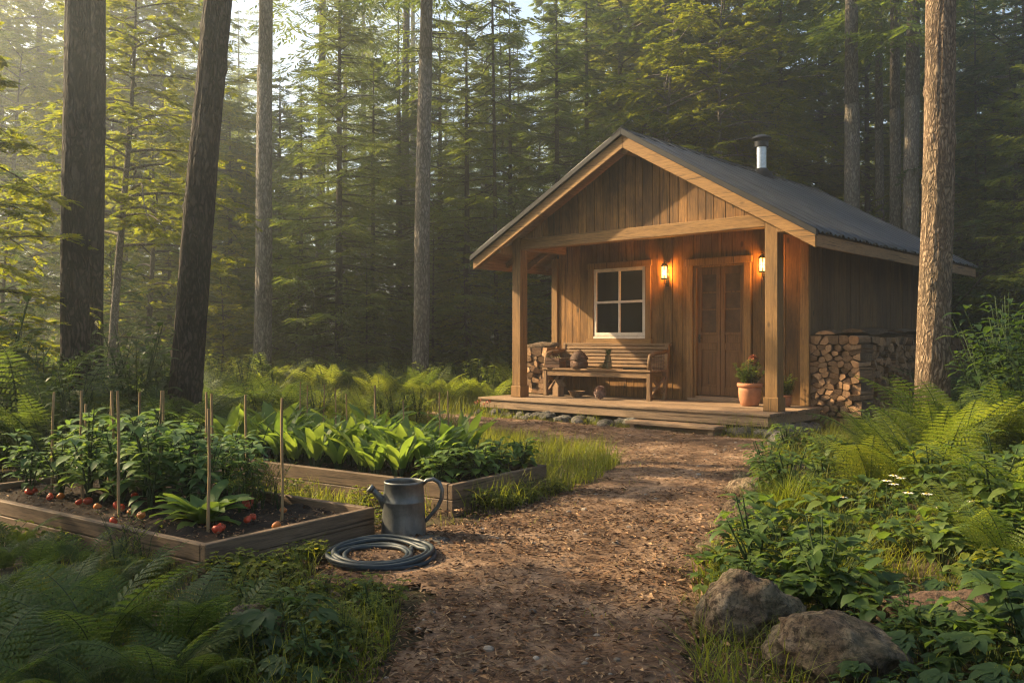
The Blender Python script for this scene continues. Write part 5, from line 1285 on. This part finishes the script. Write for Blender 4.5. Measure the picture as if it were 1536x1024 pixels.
for i in range(3): kind('tall%d' % i, conifer(440+i, 20.0, 2.6, .27, .17, .42, 5, .12, .15, .028, 5, .42, dead=26, fill=.85), 'bark_grey', 'needles_far' if i < 2 else 'needles')
for i in range(2): kind('pole%d' % i, conifer(460+i, 11.0, 1.1, .55, .045, .34, 3, .12, .16, .04, 3, .4, dead=30, fill=.8), 'twig', 'needles')
kind('gold0', broadleaf(500, 7.6, 2.6, .14, 44, .10), 'twig', 'leaf_gold'); kind('gold1', broadleaf(501, 7.0, 2.4, .12, 40, .10), 'twig', 'leaf_gold')
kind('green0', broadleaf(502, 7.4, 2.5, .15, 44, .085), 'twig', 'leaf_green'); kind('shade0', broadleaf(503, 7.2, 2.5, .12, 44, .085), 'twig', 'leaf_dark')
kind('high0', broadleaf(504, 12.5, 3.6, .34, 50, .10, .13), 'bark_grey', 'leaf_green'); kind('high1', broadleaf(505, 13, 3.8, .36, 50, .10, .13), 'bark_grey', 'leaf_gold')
TREES = []
def tree(key, x, y, sc, rz, name, label, cat, group, lean=(0,0), crown=True):
    t = thing(name, label, cat, (x, y, H(x,y)-.05), rz, group, sc); t.rotation_euler = (lean[0], lean[1], rz)
    tm, cm = KIND[key]; o = bpy.data.objects.new('trunk', tm); COL.objects.link(o); o.parent = t
    o = bpy.data.objects.new('crown', cm); COL.objects.link(o); o.parent = t
    TREES.append((x, y)); return t

def hero_trunk(P, rad, seed, n=80, m=170, ridge=.055, kn=10):
    """a trunk near the camera with furrowed, knotty bark"""
    P = np.array(P, float); t = np.linspace(0, 1, len(P)); T = np.linspace(0, 1, m)
    C = np.stack([np.interp(T, t, P[:,k]) for k in range(3)], -1); C[:,0] += .010*np.sin(T*9+seed); r = np.interp(T, t, rad)
    a = np.linspace(0, 2*np.pi, n, endpoint=False); A, Z = np.meshgrid(a, C[:,2]); cx, sx = np.cos(A), np.sin(A)
    def per(s, q, sd): return fnoise(cx*s+sd, sx*s*1.0+Z*q+sd*3.1, 1.0, sd)
    d = ridge*(1.1*per(7,1.6,seed)+.8*per(15,4,seed+1)+.55*per(30,9,seed+2)-1.2)
    rd = np.random.default_rng(seed)
    for q in range(kn):
        za = rd.uniform(C[0,2]+.3, C[-1,2]); aa = rd.uniform(0,2*np.pi); dd = np.hypot((np.angle(np.exp(1j*(A-aa))))*r[:,None], (Z-za)*1.2); d += .16*np.exp(-(dd/.05)**2)
    Rr = r[:,None]*(1+d); fl = 1+.45*np.exp(-(Z-C[0,2])/.18)*(1+.35*np.sin(A*5+seed)); Rr = Rr*fl
    V = np.stack([C[:,0][:,None]+Rr*cx, C[:,1][:,None]+Rr*sx, Z], -1).reshape(-1,3); i = np.arange(m-1)[:,None]*n; j = np.arange(n)[None,:]; j2 = (j+1) % n
    return MB().raw(V, np.stack([i+j, i+j2, i+n+j2, i+n+j], -1).reshape(-1,4))
def hero(px0, d, wpx, px1, label, mat, seed, crown='tall2', h=19, kn=10):
    x0 = gx(px0, d); x1 = gx(px1, d); z1 = gz(0, d); sl = (x1-x0)/z1; r0 = wpx/2/F*d
    t = thing('conifer_tree', label, 'tree', (x0, d, H(x0,d)-.08), 0, 'tall trunks around the clearing')
    zs = np.array([0,.25,.6,1.2,2,3,4.5,6.5]); P = [(sl*z+(.0 if z < 1 else .0), 0, z) for z in zs]
    rad = r0*np.array([1.12,1.08,1.04,1.0,.965,.93,.88,.82]); o = hero_trunk(P, rad, seed, kn=kn).build('trunk', M[mat], t, smooth=True)
    mb = MB(); mb.tube([(sl*6.48,0,6.48),(sl*10,.0,10),(sl*14,.05,14),(sl*h,0,h)], [r0*.82, r0*.66, r0*.42, .02], 14); mb.build('upper_trunk', M[mat], t, smooth=True)
    wb, nb = conifer(seed+50, h, 2.7, .42, .02, .62, 4, .15, .22, .05, 3, .4)
    V = np.concatenate(nb.V); V[:,0] += sl*V[:,2]; nb.V = [V]; nb.build('crown', M['needles'], t); return t
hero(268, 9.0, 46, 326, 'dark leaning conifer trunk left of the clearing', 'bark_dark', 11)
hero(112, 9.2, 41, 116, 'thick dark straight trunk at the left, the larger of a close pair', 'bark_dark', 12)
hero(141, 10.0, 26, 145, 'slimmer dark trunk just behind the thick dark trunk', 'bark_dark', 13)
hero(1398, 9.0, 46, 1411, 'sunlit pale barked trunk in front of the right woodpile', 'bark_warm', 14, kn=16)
hero(393, 17.0, 26, 399, 'straight grey trunk in the haze left of the clearing centre', 'bark_grey', 15)
hero(629, 16.5, 24, 640, 'straight brown grey trunk left of the cabin roof', 'bark_grey', 16)
hero(478, 22.0, 14, 484, 'thin grey trunk in the sunlit haze right of the thicker straight one', 'bark_grey', 17)
hero(1278, 19.5, 25, 1277, 'grey trunk rising behind the cabin roof, leftmost of four', 'bark_grey', 18)
hero(1343, 20.0, 18, 1342, 'grey trunk behind the cabin roof, third of four from the left', 'bark_grey', 19)
hero(1321, 22.0, 14, 1318, 'slimmest grey trunk of four behind the cabin roof', 'bark_grey', 20)
hero(1364, 19.0, 25, 1370, 'brown grey trunk close behind the sunlit trunk at right', 'bark_grey', 22)
hero(604, 24.0, 15, 610, 'slim trunk just left of the brown grey one by the cabin', 'bark_grey', 23)
rd = random.Random(909)
GA = 'young spruces behind the clearing'
for px, d, h_ in [(509,17.6,9.0),(452,20.5,7.0),(560,19.5,7.5),(700,18.8,8.4),(660,22,9.5),(765,21.5,9.0),(835,21.0,9.5),(420,25,9),(345,23,7.5),(255,20,6.0),(880,24,11),(600,22,8),(730,25,10),(300,18.5,4.5),(395,19.5,4.2),(650,18.2,3.6),(770,18.4,3.4),(550,17.0,2.8),(470,17.8,2.6)]:
    tree('spruce%d' % rd.randrange(3), gx(px,d), d, h_/9, rd.uniform(0,6), 'spruce_tree', 'young green spruce with layered branches behind the fern bank', 'tree', GA)
for px, d, h_ in [(930,25,15),(985,26,17),(1050,24,15),(1110,27,17),(1170,25,15),(1230,28,17),(1010,30,19),(1300,26,13),(1400,24,12),(880,30,17)]:
    tree('spruce_far%d' % rd.randrange(2), gx(px,d), d, h_/12, rd.uniform(0,6), 'fir_tree', 'tall dense fir behind the cabin roof', 'tree', 'dense firs behind the cabin')
for px, d, h_ in [(1478,20.5,6.5),(1530,20,6.0),(1650,16,7.5),(1450,24,10),(1535,19,9),(1600,17,9),(1400,27,11)]:
    tree('spruce%d' % rd.randrange(3), gx(px,d), d, h_/9, rd.uniform(0,6), 'spruce_tree', 'shaded spruce right of the cabin in the dark wood', 'tree', 'spruces right of the cabin')
# leafy trees
GL = 'leafy trees at the left of the clearing'
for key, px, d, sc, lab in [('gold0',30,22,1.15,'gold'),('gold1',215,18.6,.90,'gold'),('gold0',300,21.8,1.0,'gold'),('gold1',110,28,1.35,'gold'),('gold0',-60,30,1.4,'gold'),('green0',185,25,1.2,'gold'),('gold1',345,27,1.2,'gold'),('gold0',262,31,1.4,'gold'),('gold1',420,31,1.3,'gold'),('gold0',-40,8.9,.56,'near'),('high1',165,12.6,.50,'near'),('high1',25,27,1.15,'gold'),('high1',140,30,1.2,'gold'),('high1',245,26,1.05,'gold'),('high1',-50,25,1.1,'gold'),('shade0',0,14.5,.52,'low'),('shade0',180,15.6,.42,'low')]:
    L = {'near':'slender understory tree spreading leaves across the dark trunks','dark':'shaded leafy tree at the far left edge of the clearing','gold':'leafy tree with sunlit golden green leaves behind the dark trunks','low':'low dark leafy bush at the feet of the dark trunks'}[lab]
    tree(key, gx(px,d), d, sc, rd.uniform(0,6), 'leafy_tree', L, 'tree', GL)
for key, px, d, sc in [('high1',1095,20.6,.72),('high1',985,21.2,.70),('high0',1150,27,1.15),('high1',1060,24.5,1.05),('high0',985,23.5,1.0),('high1',1240,29,1.2),('green0',960,22,1.0),('high0',900,27,1.15),('high1',1330,31,1.2)]:
    tree(key, gx(px,d), d, sc, rd.uniform(0,6), 'leafy_tree', 'tall leafy tree with light green leaves over the cabin roof', 'tree', 'leafy trees behind the cabin')
for key, px, d, sc in [('shade0',1760,12.0,.75),('green0',1650,19,1.0),('shade0',1505,19,1.1),('high1',1500,22,.9),('green0',1430,24,1.2)]:
    tree(key, gx(px,d), d, sc, rd.uniform(0,6), 'leafy_tree', 'shaded leafy tree at the right edge of the clearing', 'tree', 'leafy trees at the right edge')
for px, d, sc in [(60,28,.9),(185,32,.95),(300,31,.85),(-30,33,1.0),(120,40,1.0),(545,36,1.0)]:
    tree('tall%d' % rd.randrange(3), gx(px,d), d, sc, rd.uniform(0,6), 'conifer_tree', 'tall thin conifer standing in the bright haze at upper left', 'tree', 'conifers in the bright haze')
for px, d, sc in [(330,17.2,.36),(440,17.8,.40),(560,17.6,.36),(700,18.0,.42),(775,18.2,.40),(390,18.6,.45)]:
    tree(rd.choice(['green0','gold1']), gx(px,d), d, sc, rd.uniform(0,6), 'young_tree', 'young leafy tree rising from the ferns at the forest edge', 'tree', 'young trees at the forest edge')
# saplings and the deeper wood
n = 0
while n < 26:
    d = rd.uniform(18, 34); px = rd.choice([rd.uniform(290,790), rd.uniform(640,800), rd.uniform(1420,1560)]); x = gx(px,d)
    if not clear_of(x,d,.6): continue
    tree('pole%d' % rd.randrange(2), x, d, rd.uniform(.75,1.25), rd.uniform(0,6), 'sapling', 'thin dark sapling pole in the shade of the wood', 'tree', 'thin saplings in the wood', (rd.uniform(-.04,.04), rd.uniform(-.04,.04))); n += 1
n = 0; tries = 0
while n < 135 and tries < 8000:
    tries += 1; d = 22+rd.random()**.8*48; x = rd.uniform(-.64,.64)*d
    if min((x-a)**2+(d-b)**2 for a, b in TREES) < (1.5+.02*d)**2: continue
    px = 768+F*x/d; r_ = rd.random()
    if px < 620 and d < 32: continue
    if r_ < .5: tree('tall%d' % rd.randrange(3), x, d, rd.uniform(.8,1.15), rd.uniform(0,6), 'conifer_tree', 'slim tall conifer deep in the hazy wood', 'tree', 'conifers deep in the wood')
    elif r_ < .93: tree('spruce_far%d' % rd.randrange(2), x, d, rd.uniform(.55,1.15), rd.uniform(0,6), 'fir_tree', 'hazy fir deep in the wood', 'tree', 'firs deep in the wood')
    else: tree('high%d' % rd.randrange(2), x, d, rd.uniform(.8,1.1), rd.uniform(0,6), 'leafy_tree', 'hazy leafy tree deep in the wood', 'tree', 'leafy trees deep in the wood')
    n += 1

# the wood goes on behind the viewer; unseen trees added to shade and cut fill
rd = random.Random(31)
for key, x, y, sc in [('high0',-6.5,3.0,.58),('shade0',-6.4,1.6,.55),('high1',-9.8,6.2,.60),('high0',-5.6,5.1,.45)] :  # out of view, placed so their shadow falls on the foreground
    tree(key, x, y, sc, rd.uniform(0,6), 'leafy_tree', 'unseen leafy tree added left of the near raised bed to shade the ground', 'tree', 'unseen shade trees left of the beds')
for i in range(26):
    a = rd.uniform(-2.6, .45); r_ = rd.uniform(9, 26); x = 2+r_*math.cos(a)*1.1; y = 5+r_*math.sin(a)
    if abs(x) < .68*y+2.5 and y > 0: continue
    if x < -5 and y > -8: continue
    tree(rd.choice(['tall0','tall2','spruce_far0','high0']), x, y, rd.uniform(.8,1.1), rd.uniform(0,6), 'unseen_forest_tree', 'unseen forest tree added behind the viewer to cut sky fill', 'tree', 'unseen forest behind the viewer')  # added out of view to hold back sky light
for i in range(26):
    x = rd.uniform(-26,-13); y = rd.uniform(1,12.5); h_ = min(8.5, 4.6+(-13-x)*.55)
    k_ = rd.choice(['shade0','green0','spruce0','spruce1']); tree(k_, x, y, h_/(9 if 'spruce' in k_ else 7.3), rd.uniform(0,6), 'unseen_forest_tree', 'unseen low tree added far left of the clearing to block glare', 'tree', 'unseen forest left of the clearing')  # added out of view against low glare, kept low so the sun passes
# ------------------------------------------------------------------ the morning haze
mb = MB(); mb.box((-90,-30,-3),(90,95,27)); hz = mb.build('haze', bpy.data.materials.new('haze_air'))
hm = hz.data.materials[0]; hm.use_nodes = True; hn = hm.node_tree.nodes; hn.remove(hn['Principled BSDF']); pv = hn.new('ShaderNodeVolumePrincipled')
pv.inputs['Color'].default_value = (.86,.95,.93,1); pv.inputs['Density'].default_value = .0056; pv.inputs['Anisotropy'].default_value = .70
hm.node_tree.links.new(pv.outputs[0], hn['Material Output'].inputs['Volume']); stuff(hz); tag(hz, 'pale morning haze filling the wood', 'haze')
